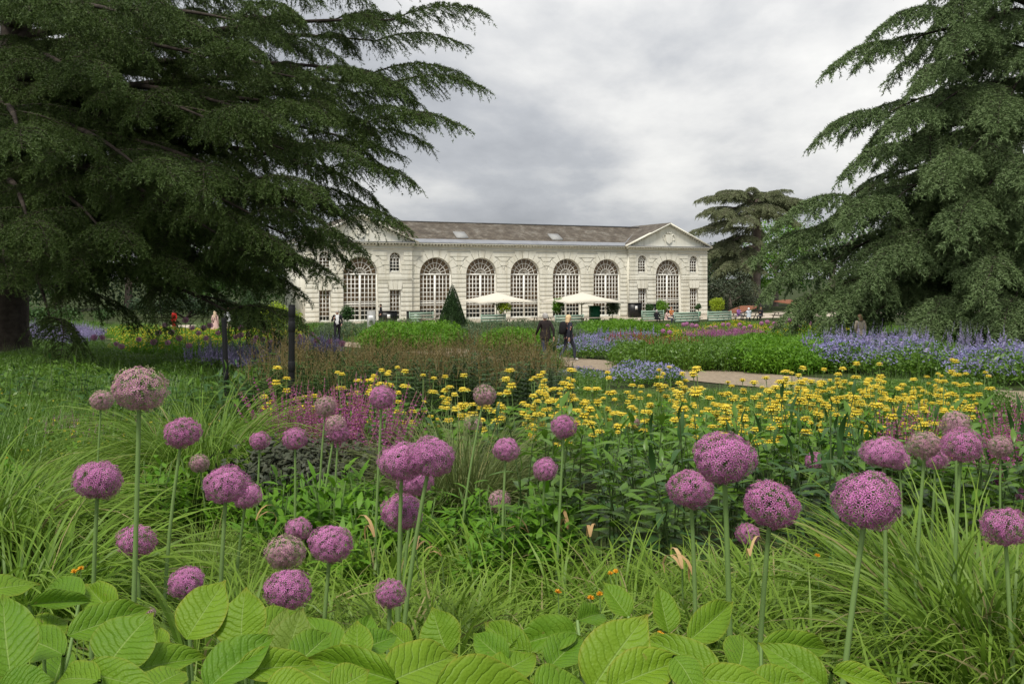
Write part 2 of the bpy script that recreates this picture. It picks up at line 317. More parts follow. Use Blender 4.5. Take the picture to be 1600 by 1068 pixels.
strip('path', [(16, 9), (12.6, 13.4), (9.6, 17.3), (6.6, 21.6), (4.6, 26.5), (2.3, 31.5), (-2, 38), (-9.5, 48), (-22, 54), (-45, 58)], 3.5, M['gravel'], .02)
BL = empty('orangery', (1.31, 89.7, -2.58), math.atan2(.415, .909))
tag(BL, 'long white stone orangery with arched windows, slate roof and pediment', 'building')
te = Vector((.909, .415)); tn = Vector((.415, -.909)); o2 = Vector((1.31, 89.7))
mb = MB(); c4 = [o2+te*a+tn*b_ for a, b_ in ((-50, 9), (70, 9), (70, -1), (-50, -1))]
mb.add([(c[0], c[1], -2.58+.02) for c in c4], [(0, 1, 2, 3)]); tag(link('terrace_paving', mb.build('terrace_paving', M['gravel_far'])), kind='structure')

# ------------------------------------------------------------ the orangery
S = 4.73; PC = 16.9; PL, PR = 11.94, 22.0; PROJ = .35
def box_mesh(name, mat):
    m_ = MB(); m_.box((0, 0, 0), (1, 1, 1)); return m_.build(name, mat)
stone_me = box_mesh('stone', M['stone'])
def arch(cx, w, z0, zs, n=18): return [(cx-w, z0)]+[(cx-w*math.cos(a), zs+w*math.sin(a)) for a in np.linspace(0, PI, n)]+[(cx+w, z0)]
def rect(cx, w, z0, z1): return [(cx-w, z0), (cx-w, z1), (cx+w, z1), (cx+w, z0)]
def wall_panel(x0, x1, z1, y, holes, name):
    loops = [[Vector((x0, 0, 0)), Vector((x1, 0, 0)), Vector((x1, z1, 0)), Vector((x0, z1, 0))]]+[[Vector((a, b_, 0)) for a, b_ in h] for h in holes]
    tri = tessellate_polygon(loops); flat = [v for lp in loops for v in lp]; mb = MB()
    mb.add([(v.x, y, v.y) for v in flat], [t if (flat[t[1]]-flat[t[0]]).cross(flat[t[2]]-flat[t[0]]).z > 0 else (t[0], t[2], t[1]) for t in tri])
    for h in holes:
        k = len(h); mb.add([(a, y, b_) for a, b_ in h]+[(a, y+.42, b_) for a, b_ in h], [(i, (i+1) % k, k+(i+1) % k, k+i) for i in range(k)])
    return link(name, mb.build(name, M['stone_back']), BL)
def poly_stone(pts, y, depth=.06):
    k = len(pts); mb = MB(); mb.add([(a, y-depth, b_) for a, b_ in pts]+[(a, y+.01, b_) for a, b_ in pts], [(i, (i+1) % k, k+(i+1) % k, k+i) for i in range(k)])
    mb.add([(a, y-depth, b_) for a, b_ in pts], [tuple(range(k))])
    return link('stone', mb.build('stone', M['stone']), BL)
def rect_stone(x0, x1, z0, z1, y, g=.03): return link('stone', stone_me, BL, (x0+g, y-.06, z0+g), None, (x1-x0-2*g, .07, z1-z0-2*g))
WZ0, WZS, WR = .12, 4.43, 1.6; RO = 2.24; TOPZ = 6.78; CH = .431
main_holes = [arch(i*S, WR, WZ0, WZS) for i in range(-2, 3)]
wall_panel(-PL, PL, 7.1, 0, main_holes, 'wall')
for sg in (-1, 1):
    c = sg*PC; x0, x1 = (PL, PR) if sg > 0 else (-PR, -PL)
    hs = [arch(c, WR, WZ0, WZS)]+[arch(c+q, .52, 4.62, 5.95, 12) for q in (-3.3, 3.3)]+[rect(c+q, .52, WZ0, 2.95) for q in (-3.3, 3.3)]
    wall_panel(x0, x1, 7.1, -PROJ, hs, 'wall')
    for xa, xb, xf in ((x0, x0+.3, x0), (x1-.3, x1, x1)):
        mb = MB(); mb.box((xa, -PROJ+.002, 0), (xb, 9.4, 7.1)); link('side_wall', mb.build('side_wall', M['stone']), BL)
mb = MB(); mb.box((-PL, 9.0, 0), (PL, 9.4, 7.1)); mb.box((-PR+.3, 9.1, 0), (-PL-.3, 9.38, 7.1)); mb.box((PL+.3, 9.1, 0), (PR-.3, 9.38, 7.1)); link('back_wall', mb.build('back_wall', M['stone']), BL)
mb = MB(); mb.box((-PR+.3, .5, .0), (PR-.3, 9, .1)); link('floor', mb.build('floor', M['wood']), BL)
nc = 10
for k in range(nc):                                       # courses below the springing
    z0, z1 = .1+k*CH+.01, .1+(k+1)*CH
    xs_ = [-PL]+[v for i in range(-2, 3) for v in (i*S-WR, i*S+WR)]+[PL]
    for a, b_ in zip(xs_[0::2], xs_[1::2]): rect_stone(a, b_, z0, z1, 0)
    for sg in (-1, 1):
        c = sg*PC; L0, L1 = (PL, PR) if sg > 0 else (-PR, -PL); low = z1 < 2.98
        if low: segs = [(L0, c-3.82), (c-2.78, c-WR), (c+WR, c+2.78), (c+3.82, L1)]
        elif z0 < 3.85: segs = [(L0, c-3.98), (c-2.62, c-WR), (c+WR, c+2.62), (c+3.98, L1)]
        else: segs = [(L0, c-WR), (c+WR, L1)]
        for a, b_ in segs: rect_stone(a, b_, z0, z1, -PROJ)
def arcx(z, r): return math.sqrt(max(r*r-(z-WZS)**2, 0))
for k in range(5):                                        # courses beside and above the arches
    z0, z1 = .1+(nc+k)*CH+.01, min(.1+(nc+k+1)*CH, TOPZ-.01)
    zz = np.linspace(z0+.03, z1-.03, 5)
    rr = RO+(.13 if k % 2 else -.05)
    def seg(xa, ca, xb, cb_, y):                          # between arch at ca (or plain edge xa) and arch at cb
        left = [(ca+max(arcx(z, rr), .02)+.03 if ca is not None else xa+.03, z) for z in zz]; right = [(cb_-max(arcx(z, rr), .02)-.03 if cb_ is not None else xb-.03, z) for z in zz]
        if min(r_[0]-l_[0] for l_, r_ in zip(left, right)) > .05: poly_stone(right+left[::-1], y)
        else:
            kk = [i for i in range(5) if right[i][0]-left[i][0] > .04]
            if len(kk) > 1: poly_stone([right[i] for i in kk]+[left[i] for i in kk][::-1], y)
    for i in range(-2, 2): seg(None, i*S, None, (i+1)*S, 0)
    seg(-PL, None, None, -2*S, 0); seg(None, 2*S, PL, None, 0)
    for sg in (-1, 1):
        c = sg*PC; L0, L1 = (PL, PR) if sg > 0 else (-PR, -PL); y = -PROJ
        up = z1 < 6.0
        if up:
            seg(L0, None, c-3.86, None, y); seg(c-2.74, None, None, c, y); seg(None, c, c+2.74, None, y); seg(c+3.86, None, L1, None, y)
        else: seg(L0, None, c-4.1, None, y); seg(c-2.5, None, None, c, y); seg(None, c, c+2.5, None, y); seg(c+4.1, None, L1, None, y)
        
def voussoirs(cx, y):
    nv = 9
    for k in range(nv):
        a0, a1 = PI*k/nv+.012, PI*(k+1)/nv-.012
        ro = RO-.02 if k not in (3, 4, 5) else None
        inner = [(cx+(WR+.02)*math.cos(a), WZS+(WR+.02)*math.sin(a)) for a in np.linspace(a0, a1, 4)]
        if ro is None:
            outer = [(cx+(TOPZ-WZS)/math.tan(a)*.95 if abs(a-PI/2) > 1e-3 else cx, TOPZ-.03) for a in (a1, a0)]
        else: outer = [(cx+ro*math.cos(a), WZS+ro*math.sin(a)) for a in (a1, a0)]
        poly_stone((inner+outer)[::-1], y, .085 if k == 4 else .065)
for i in range(-2, 3): voussoirs(i*S, 0)
for sg in (-1, 1):
    voussoirs(sg*PC, -PROJ)
    for q in (-3.3, 3.3):
        cx = sg*PC+q
        for k in range(-1, 2): poly_stone([(cx+k*.40-.19, 2.99), (cx+k*.40+.19, 2.99), (cx+k*.50+.23, 3.86), (cx+k*.50-.23, 3.86)], -PROJ, .07)
# windows
def window(cx, y, w, z0, zs, big, arched=True):
    root = empty('window', (cx, y, 0), 0, BL); mb = MB(); t = .06; fr = .08
    mb.box((-w+.0, -.04, z0), (-w+fr, .05, zs)); mb.box((w-fr, -.04, z0), (w, .05, zs)); mb.box((-w+fr, -.04, z0), (w-fr, .05, z0+.12))
    mb.box((-w+fr, -.05, zs-.09), (w-fr, .06, zs+.05)) if big else mb.box((-w+fr, -.04, zs-.05), (w-fr, .05, zs+(.0 if not arched else .02)))
    link('frame', mb.build('frame', M['sash']), root)
    mb = MB(); zt = zs-.09 if big else zs-.05
    if big:
        mb.box((-.10, -.045, z0+.12), (.10, .055, zt)); cols = [(-w+fr, -.10), (.10, w-fr)]; rows = 10; nc_ = 4
        mb.box((-w+fr, -.03, 1.62), (w-fr, .03, 1.74))
    else: cols = [(-w+fr, w-fr)]; rows = 7 if not arched else 4; nc_ = 3
    for a, b_ in cols:
        for i in range(1, nc_): xx = a+(b_-a)*i/nc_; mb.box((xx-t/2, -.02, z0+.12), (xx+t/2, .02, zt))
    for j in range(1, rows): zz = z0+.12+(zt-z0-.12)*j/rows; mb.box((-w+fr, -.018, zz-t/2), (w-fr, .018, zz+t/2))
    if arched:
        m_ = 9 if big else 4; rings = (.36, .68) if big else (.55,)
        for i in range(1, m_): 
            a = PI*i/m_; r0 = w*(.12 if big else .05); mb.bar((r0*math.cos(a), 0, zs+r0*math.sin(a)), ((w-.03)*math.cos(a), 0, zs+(w-.03)*math.sin(a)), .04, t, 0, (0, 1, 0))
        for q in list(rings)+[.975]:
            aa = np.linspace(0, PI, 17); tt_ = t if q < .9 else .08
            for i in range(16): mb.bar((w*q*math.cos(aa[i]), .0, zs+w*q*math.sin(aa[i])), (w*q*math.cos(aa[i+1]), .0, zs+w*q*math.sin(aa[i+1])), .05, tt_, 0, (0, 1, 0))
    link('glazing_bars', mb.build('glazing_bars', M['sash']), root)
    pts = [(-w+.01, z0+.01)]+([(-(w-.01)*math.cos(a), zs+(w-.01)*math.sin(a)) for a in np.linspace(0, PI, 15)] if arched else [(-w+.01, zs), (w-.01, zs)])+[(w-.01, z0+.01)]
    mb = MB(); mb.add([(a, .03, b_) for a, b_ in pts], [tuple(range(len(pts)))[::-1]]); link('pane', mb.build('pane', M['glass']), root)
    mb = MB(); zl = z0+(.25 if big else .02)+random.random()*1.0; top = zs+(w if arched else 0)
    # gathered blind hanging inside
    xx = np.linspace(-w-.1, w+.1, 40); yy = .20+.04*np.sin(xx*19+cx)
    mb.add([(a, b_, z) for z in (zl, top+.1) for a, b_ in zip(xx, yy)], [(i, i+1, 41+i, 40+i) for i in range(39)]); link('blind', mb.build('blind', M['blind']), root)
for i in range(-2, 3): window(i*S, .30, WR, WZ0, WZS, True)
for sg in (-1, 1):
    window(sg*PC, .30-PROJ, WR, WZ0, WZS, True)
    for q in (-3.3, 3.3): window(sg*PC+q, .24-PROJ, .52, 4.62, 5.95, False); window(sg*PC+q, .24-PROJ, .52, WZ0, 2.95, False, False)
# string course, frieze, cornice with dentils
def along(name, mat, z0, z1, out, inset=0):
    mb = MB()
    mb.box((-PL, -out, z0), (PL, .1, z1))
    for sg in (-1, 1):
        x0, x1 = (PL, PR) if sg > 0 else (-PR, -PL); mb.box((x0-out, -PROJ-out, z0), (x1+out, .12, z1)); mb.box((x1 if sg > 0 else x0-out, .12, z0), (x1+out if sg > 0 else x0, 9.4, z1))
    return link(name, mb.build(name, mat), BL)
along('architrave', M['stone'], 6.80, 6.86, .10); along('bed_mould', M['stone'], 7.10, 7.16, .12); along('cornice', M['stone'], 7.29, 7.40, .42); along('gutter', M['lead'], 7.402, 7.46, .44)
for sg in (-1, 1):
    c = sg*PC; mb = MB()
    for a, b_ in ((c-5.02, c-WR-.02), (c+WR+.02, c+5.02)): mb.box((a, -PROJ-.10, 3.88), (b_, -PROJ, 3.98))
    link('string_course', mb.build('string_course', M['stone']), BL)
mb = MB()
for i in range(74): xx = -PL+.2+i*.32; mb.box((xx, -.34, 7.16), (xx+.16, .0, 7.289))
for sg in (-1, 1):
    x0 = PL-.3 if sg > 0 else -PR-.3
    for i in range(33): mb.box((x0+i*.32, -PROJ-.34, 7.16), (x0+i*.32+.16, -PROJ, 7.289))
link('dentils', mb.build('dentils', M['stone']), BL)['kind'] = 'stuff'
# roofs
RZ = 9.72
mb = MB(); e0 = -.30; mb.add([(-PC, e0+1.0, 7.80), (PC, e0+1.0, 7.80), (PC, 4.6, RZ), (-PC, 4.6, RZ), (PC, 9.6, 7.46), (-PC, 9.6, 7.46)], [(0, 1, 2, 3), (3, 2, 4, 5)])
rf = link('roof', mb.build('roof', M['slate']), BL)
mb = MB(); mb.add([(-PL-1, e0-.1, 7.46), (PL+1, e0-.1, 7.46), (PL+1, e0+1.05, 7.83), (-PL-1, e0+1.05, 7.83)], [(0, 1, 2, 3)]); link('lead_apron', mb.build('lead_apron', M['lead']), rf)
mb = MB(); mb.bar((-PC+.5, 4.6, RZ+.03), (PC-.5, 4.6, RZ+.03), .28, .10); link('ridge', mb.build('ridge', M['lead']), rf)
for xx in (-6.9, 3.6):
    mb = MB(); sl = (RZ-7.8)/(4.6-.7); V = []
    for dy in (0, 1.15):
        for dz in (.03, .16):
            for dx in (0, 1.2): V.append((xx+dx, 1.0+dy, 7.8+sl*(.3+dy)+dz))
    mb.add(V, [(0, 1, 3, 2), (2, 3, 7, 6), (0, 2, 6, 4), (1, 5, 7, 3), (4, 6, 7, 5)]); link('roof_light', mb.build('roof_light', M['grey_metal']), rf)
for sg in (-1, 1):
    c = sg*PC; hw = 5.03; AP = 9.78; yf = -PROJ
    mb = MB(); mb.add([(c-hw-.45, yf-.42, 7.47), (c, yf-.42, AP+.22), (c+hw+.45, yf-.42, 7.47), (c-hw-.45, 9.7, 7.47), (c, 9.7, AP+.22), (c+hw+.45, 9.7, 7.47)], [(0, 1, 4, 3), (1, 2, 5, 4)])
    pr = link('roof', mb.build('roof', M['slate']), BL)
    mb = MB()
    mb.bar((c-sg*(hw+.40), .35, 7.55), (c-sg*.3, 4.5, RZ+.02), .35, .05)
    link('valley_flashing', mb.build('valley_flashing', M['lead']), pr)
    mb = MB(); mb.add([(c-hw, yf-.04, 7.45), (c+hw, yf-.04, 7.45), (c, yf-.04, AP)], [(0, 1, 2)]); pd = link('pediment', mb.build('pediment', M['stone']), BL)
    for s2 in (-1, 1):
        mb = MB(); mb.bar((c+s2*(hw+.45), yf-.24, 7.42), (c-s2*.04, yf-.24, AP+.13), .42, .15); link('raking_cornice', mb.build('raking_cornice', M['stone']), pd)
        mb = MB()
        for i in range(17):
            f = (i+.5)/17; p_ = Vector((c+s2*hw*(1-f), yf-.13, 7.38+(AP-7.42)*f)); mb.bar(p_-Vector((.08, 0, 0)), p_+Vector((.08, 0, 0)), .22, .12)
        link('raking_dentils', mb.build('raking_dentils', M['stone']), pd)['kind'] = 'stuff'
    mb = MB()                                             # carved shield with scrolls and crown
    sh = [(.0, -.62), (.32, -.38), (.42, .05), (.38, .38), (-.38, .38), (-.42, .05), (-.32, -.38)]
    mb.add([(c+a, yf-.16, 8.32+b_) for a, b_ in sh], [(0, 1, 2, 3, 4, 5, 6)])
    mb.add([(c+a, yf-.16, 8.32+b_) for a, b_ in sh]+[(c+a*1.12, yf-.03, 8.32+b_*1.12) for a, b_ in sh], [(i, 7+i, 7+(i+1) % 7, (i+1) % 7) for i in range(7)])
    for s2 in (-1, 1):
        aa = np.linspace(-1.2, 3.6, 12); mb.tube([(c+s2*(.55+.18*math.cos(a)), yf-.09, 8.42+.35*math.sin(a)*.9) for a in aa], .055, 5)
    for q in (-.2, 0, .2): mb.bar((c+q, yf-.1, 8.74), (c+q*1.2, yf-.1, 9.0), .1, .1)
    link('carved_shield', mb.build('carved_shield', M['stone']), pd)

# ------------------------------------------------------------ trees
def bough_mesh(name, mat, seed, L=2.4, dens=1.0, nl=.062, nw=.016, droop=.7, barkm='bark'):
    """one flat cedar spray: curved axis, side branchlets, hanging twigs, needles in tufts"""
    g = np.random.default_rng(seed); mb = MB(); k = 14
    t = np.linspace(0, 1, k); ax = np.stack([.06*L*np.sin(t*3+seed)*t, L*t, L*(.10*t-droop*.55*t**2.4)], -1)
    mb.tube(ax, np.linspace(.022, .004, k), 4, 1, False)
    pts = []; tan = []
    def sample(line, step):
        seg = np.linalg.norm(np.diff(line, axis=0), axis=1); cum = np.concatenate([[0], np.cumsum(seg)]); n = max(2, int(cum[-1]/step)); s_ = np.sort(g.random(n))*cum[-1]
        q = np.stack([np.interp(s_, cum, line[:, i]) for i in range(3)], -1); d = unit(np.stack([np.interp(s_, cum, np.gradient(line[:, i])) for i in range(3)], -1)); pts.append(q); tan.append(d)
    sample(ax, .02/dens); nb = int(24*L/2.4)
    for i in range(nb):
        for sg in (-1, 1):
            f = (i+.5+g.normal()*.25)/nb; f = min(max(f, .03), .98)
            p = np.array([np.interp(f, t, ax[:, j]) for j in range(3)])
            bl = L*.34*(1-f*.72)*(.45+.95*g.random())*min(1, f*5+.35); a = rad(38+28*g.random())
            az = PI/2-sg*a; kk = 6; u = np.linspace(0, 1, kk)
            line = p+np.stack([np.cos(az)*bl*u, np.sin(az)*bl*u, bl*(.12*u-(.35+.35*g.random()+droop*.35)*u**2)], -1)
            line[1:] += g.normal(size=(kk-1, 3))*.012
            mb.tube(line, np.linspace(.008, .003, kk), 3, 1, False); sample(line, .013/dens)
            for j in range(int(3+bl*9)):
                u0 = .12+.88*g.random(); q = np.array([np.interp(u0, u, line[:, jj]) for jj in range(3)]); a2 = az+g.normal()*.9; tl = (.09+.27*g.random()**1.5)*(L/2.4)
                v = np.linspace(0, 1, 4); tw = q+np.stack([np.cos(a2)*tl*v*.75, np.sin(a2)*tl*v*.75, tl*(.12*v-(.6+.7*g.random())*v**1.5)], -1)
                sample(tw, .0125/dens)
    Pn = np.concatenate(pts); T = np.concatenate(tan); n = len(Pn)
    D = unit(T*.75+unit(g.normal(size=(n, 3)))*.8+np.array([0, 0, .12])); Sd = unit(np.cross(D, g.normal(size=(n, 3))))
    ln = nl*(.6+.7*g.random(n))[:, None]; f = np.clip(Pn[:, 1]/L, 0, 1)
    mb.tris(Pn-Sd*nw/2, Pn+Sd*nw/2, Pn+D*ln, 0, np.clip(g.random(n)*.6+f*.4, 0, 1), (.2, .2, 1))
    return mb.build(name, [mat, M[barkm]])
def bez(a, b_, c, n=14):
    t = np.linspace(0, 1, n)[:, None]; a, b_, c = (np.array(tuple(v)) for v in (a, b_, c)); return a*(1-t)**2+2*b_*t*(1-t)+c*t*t
def limb(root, base, tip, rise, r0, boughs, step, sc_, spread=52, t0=.22, name='limb', mat='bark', flat=.0):
    base = Vector(base); tip = Vector(tip); dv = tip-base; tip = base+dv*(1-min(.5, 2.0*sc_/dv.length)); mid = base.lerp(tip, .55)+Vector((0, 0, rise)); c = bez(base, mid, tip)
    L = np.linalg.norm(np.diff(c, axis=0), axis=1).sum()
    mb = MB(); mb.tube(c, np.linspace(r0, .02, len(c)), 7); lo = link(name, mb.build(name, M[mat], True), root)
    n = max(3, int(L*(1-t0)/step)); T = unit(np.gradient(c, axis=0))
    for i in range(n+1):
        f = t0+(1-t0)*i/n; u = f*(len(c)-1); j = min(int(u), len(c)-2); p = c[j]+(c[j+1]-c[j])*(u-j); d = Vector(T[min(int(round(u)), len(c)-1)])
        sides = (0,) if i == n else ((-1, 1) if i % 3 == 0 and f < .6 else ((-1,) if i % 2 else (1,)))
        for sg in sides:
            a = sg*rad(spread*(1.1-.35*f)+random.uniform(-14, 14)); dd = Matrix.Rotation(a, 3, 'Z') @ Vector((d.x, d.y, 0)).normalized()
            dz = (d.z*.5+.02+random.uniform(-.14, .14)) if sg else d.z*.6+.28
            b_ = link('bough', random.choice(boughs), lo); s_ = sc_*(random.uniform(.85, 1.2) if sg else 1.05)*(1.0 if f > .35 else .9)
            frame(b_, p, (dd.x, dd.y, dz), (random.uniform(-.2, .2), random.uniform(-.2, .2), 1), (s_*random.choice((-1, 1)), s_, s_))
    return lo
def trunk(root, base, top, r0, r1, mat='bark', bend=.4, flare=1.5):
    n = 14; t = np.linspace(0, 1, n)[:, None]; b_ = np.array(tuple(base)); c = b_*(1-t)+np.array(tuple(top))*t+np.stack([np.sin(t[:, 0]*3)*bend, np.sin(t[:, 0]*4+1)*bend*.5, t[:, 0]*0], -1)
    rr = np.linspace(r0, r1, n); rr[0] *= flare; rr[1] *= 1.1; mb = MB(); mb.tube(c, rr, 14); link('trunk', mb.build('trunk', M[mat], True), root); return c
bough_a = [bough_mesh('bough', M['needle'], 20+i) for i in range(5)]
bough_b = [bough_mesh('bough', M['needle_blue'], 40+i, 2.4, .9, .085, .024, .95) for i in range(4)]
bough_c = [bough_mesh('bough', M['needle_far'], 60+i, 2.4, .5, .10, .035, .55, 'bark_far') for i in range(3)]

# near cedar on the left
LC = empty('cedar_tree'); tag(LC, 'huge dark green cedar spreading its boughs over the left side', 'tree')
tb = Vector((-16.6, 28.5, ground(28.5)-.1)); trunk(LC, tb, tb+Vector((.8, 0, 19)), .85, .15)
def lt(z): return tb+Vector((.8*z/19, 0, z))
tips = [(722, 14, 22, 9.2, 1.0), (716, 126, 21.5, 8.2, 1.1), (686, 186, 21, 7.4, 1.1), (612, 268, 20.5, 6.6, 1.4), (600, 335, 20.5, 5.6, 1.6), (540, 372, 20, 5.0, 1.7), (485, 412, 19.5, 4.3, 1.7), (440, 440, 20.5, 3.9, 1.5), (438, 500, 19, 3.2, 1.2),
        (690, 110, 22.5, 9, 1.0), (640, 215, 23, 7.6, 1.2), (640, 180, 20, 8, 1.2), (560, 120, 20, 9.2, 1), (540, 240, 19, 7.6, 1.3), (480, 345, 19, 6, 1.5), (420, 380, 18.2, 5.6, 1.5), (540, 305, 22, 6.2, 1.4), (480, 180, 18.2, 8.6, 1.1),
        (610, 30, 24, 10.5, .8), (660, -40, 23, 11.2, .8), (560, -70, 22, 12, .7), (690, 60, 26, 10, .8), (620, 150, 25, 8, .9), (590, 230, 24.5, 7, 1), (500, 310, 24, 6, 1.2), (440, 385, 24, 4.8, 1.3), (390, 425, 23, 4.2, 1.4),
        (470, 300, 17.5, 7.2, 1.3), (395, 90, 18.5, 10, .9), (395, 190, 17.5, 8.6, 1), (270, 275, 16.5, 7.6, 1.2), (40, 225, 15.5, 7.9, 1.1), (150, 120, 17, 9.6, .9), (250, 20, 17, 11, .8), (60, 15, 15.5, 11.2, .8), (450, 30, 19, 11, .8),
        (345, 340, 18.5, 6, 1.3), (200, 370, 18, 5.6, 1.3), (60, 370, 17.5, 5.8, 1.2), (400, 405, 19.5, 4.8, 1.5), (290, 415, 19.5, 4.6, 1.5), (105, 535, 20, 4.2, 1.7), (10, 425, 19, 4.8, 1.3), (220, 430, 21.5, 4.4, 1.4),
        (330, 230, 30, 8, .8), (250, 330, 33, 6, .9), (400, 150, 32, 9.5, .8), (120, 440, 34, 4.5, 1.0), (-60, 300, 22, 7.5, 1.0), (-80, 150, 22, 9.5, .9), (-60, 430, 24, 5, 1.0), (180, 60, 31, 11.5, .7)]
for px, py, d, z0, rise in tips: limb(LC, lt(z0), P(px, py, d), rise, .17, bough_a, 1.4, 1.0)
for a in range(0, 360, 45): limb(LC, lt(13.5+a/90), lt(14+a/90)+Vector((math.cos(rad(a))*6, math.sin(rad(a))*6, .3)), .8, .1, bough_a, 1.5, 1.1)

# cedar on the right
RC = empty('cedar_tree'); tag(RC, 'tall grey green cedar with layered drooping shelves on the right', 'tree')
rb = Vector((26.5, 46, ground(46)-.1)); trunk(RC, rb, rb+Vector((.4, 0, 26)), .8, .12)
def rt(z): return rb+Vector((.4*z/26, 0, z))
tips = [(1325, 70, 42, 15.6, 1.6), (1305, 178, 41, 12.2, 1.9), (1345, 235, 39, 10.8, 1.8), (1238, 318, 41, 9, 2.0), (1212, 372, 40.5, 7.6, 2.2), (1210, 425, 40, 6.2, 2.2), (1240, 470, 39, 4.6, 2.0), (1290, 505, 38, 3.6, 1.6), (1395, 18, 42, 17.5, 1.3), (1440, -60, 42, 19.5, 1.1),
        (1330, 320, 37, 8.6, 2), (1370, 400, 36, 6.8, 2.2), (1330, 455, 36.5, 5.2, 2.2), (1450, 485, 35, 4.2, 2), (1400, 180, 38, 13, 1.7), (1440, 110, 39, 15, 1.4), (1490, 60, 39, 17, 1.2), (1470, 250, 36, 10.6, 1.8), (1500, 330, 34.5, 8.6, 2), (1540, 420, 34, 6.2, 2.2), (1580, 490, 33.5, 4.4, 2),
        (1560, 170, 37, 13.4, 1.5), (1600, 260, 35, 10.4, 1.8), (1620, 90, 38, 16, 1.2), (1640, 350, 34, 8, 2), (1690, 450, 34.5, 5.4, 2), (1720, 200, 37, 12, 1.6), (1560, -20, 40, 19, 1.0), (1420, 300, 52, 9.5, 1.6), (1480, 130, 52, 14.5, 1.3), (1380, 420, 52, 6, 1.8), (1480, 460, 54, 4.8, 1.8), (1590, 380, 55, 7, 1.5), (1430, 210, 55, 12, 1.4)]
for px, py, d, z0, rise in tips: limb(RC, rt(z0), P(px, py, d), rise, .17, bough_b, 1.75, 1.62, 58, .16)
for a in range(0, 360, 60): limb(RC, rt(20.5+a/90), rt(20.3+a/90)+Vector((math.cos(rad(a))*4.5, math.sin(rad(a))*4.5, 0)), .8, .1, bough_b, 1.7, 1.4)

# flat-topped cedar beyond the orangery
FC = empty('cedar_tree'); tag(FC, 'flat topped old cedar with tall bare trunk beyond the orangery', 'tree')
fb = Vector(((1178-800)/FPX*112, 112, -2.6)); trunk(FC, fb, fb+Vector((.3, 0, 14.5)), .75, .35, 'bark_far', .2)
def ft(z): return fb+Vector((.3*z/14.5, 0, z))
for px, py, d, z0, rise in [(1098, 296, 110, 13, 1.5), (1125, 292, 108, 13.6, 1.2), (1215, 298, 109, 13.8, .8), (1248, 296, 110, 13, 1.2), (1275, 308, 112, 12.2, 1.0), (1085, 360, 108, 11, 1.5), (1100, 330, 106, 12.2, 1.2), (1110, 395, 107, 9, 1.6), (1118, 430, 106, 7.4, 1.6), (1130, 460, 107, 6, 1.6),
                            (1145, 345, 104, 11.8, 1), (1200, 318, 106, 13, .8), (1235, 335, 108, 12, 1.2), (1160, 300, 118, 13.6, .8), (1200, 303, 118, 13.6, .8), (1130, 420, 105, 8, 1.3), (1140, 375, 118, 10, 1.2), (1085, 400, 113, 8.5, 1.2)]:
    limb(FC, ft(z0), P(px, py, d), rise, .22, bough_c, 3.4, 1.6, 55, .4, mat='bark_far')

def leaf_cloud(mb, centers, radii, n, size, mat=0, shell=.55, up=.5):
    cs = np.asarray(centers, float); rs = np.asarray(radii, float).reshape(len(cs), -1)*np.ones((1, 3)); w = rs.prod(1)**.66; idx = rng.choice(len(cs), n, p=w/w.sum())
    d = rsphere(n); rr = shell+(1-shell)*rng.random(n)**.6; rr *= 1+.12*rng.normal(size=n); p = cs[idx]+d*rs[idx]*rr[:, None]
    nrm = unit(d*.6+rsphere(n)*.7+np.array([0, 0, up])); a = unit(np.cross(nrm, rsphere(n))); b_ = np.cross(nrm, a); s_ = size*(.6+.8*rng.random(n))[:, None]
    V = np.stack([p-a*s_*.9, p-b_*s_*.5, p+a*s_*.9, p+b_*s_*.5], 1).reshape(-1, 3); clump = rng.random(len(cs))[idx]
    mb.add(V, np.arange(n*4).reshape(-1, 4), mat, np.repeat(np.clip(clump*.6+rng.random(n)*.4, 0, 1), 4), .5)
def broad_tree(name, label, loc, h, r, mat, leaf=.28, n=5200, trunk_h=.3, group=None, lobes=26, low=0):
    root = empty(name, loc); tag(root, label, 'tree', group)
    mb = MB(); mb.tube([(0, 0, -.1), (.1, 0, h*.2), (0, .1, h*.45), (.2, 0, h*.7)], [r*.09, r*.07, r*.05, r*.02], 8)
    for i in range(6): a = i*1.05; mb.tube([(0, 0, h*(.25+.05*i)), (math.cos(a)*r*.4, math.sin(a)*r*.4, h*(.42+.06*i)), (math.cos(a)*r*.7, math.sin(a)*r*.7, h*(.5+.06*i))], [r*.035, r*.02, r*.008], 5)
    link('trunk', mb.build('trunk', M['bark_far'], True), root)
    cs = []; rs = []
    for i in range(lobes):
        d = rsphere(1)[0]; zz = h*(trunk_h+(1-trunk_h)*.5)+d[2]*h*(1-trunk_h)*.42; q = .72; cs.append((d[0]*r*q, d[1]*r*q, zz)); k = r*(.26+.22*random.random()); rs.append((k, k, k*.8))
    mb = MB(); leaf_cloud(mb, cs, rs, n, leaf); link('crown', mb.build('crown', mat), root); return root
M['tree_mid'] = leafmat('tree_leaf', (.035, .085, .018), (.075, .15, .03), trans=.2)
M['tree_bright'] = leafmat('bright_tree_leaf', (.08, .20, .015), (.15, .31, .025), trans=.3)
M['tree_dark'] = leafmat('dark_tree_leaf', (.018, .042, .016), (.04, .075, .026), trans=.12)
M['tree_grey'] = leafmat('grey_tree_leaf', (.045, .062, .035), (.075, .095, .055), trans=.1)
M['yew'] = leafmat('yew_leaf', (.018, .042, .012), (.04, .078, .02), trans=.05)
broad_tree('broadleaf_tree', 'bright green leafy tree between the flat topped cedar and the right cedar', G(1212, 128), 13, 4.6, M['tree_bright'], .24, 5200, .12)
broad_tree('broadleaf_tree', 'dark tree mass behind the right end of the orangery', G(1128, 124), 8, 6.0, M['tree_dark'], .3, 5200, .08)
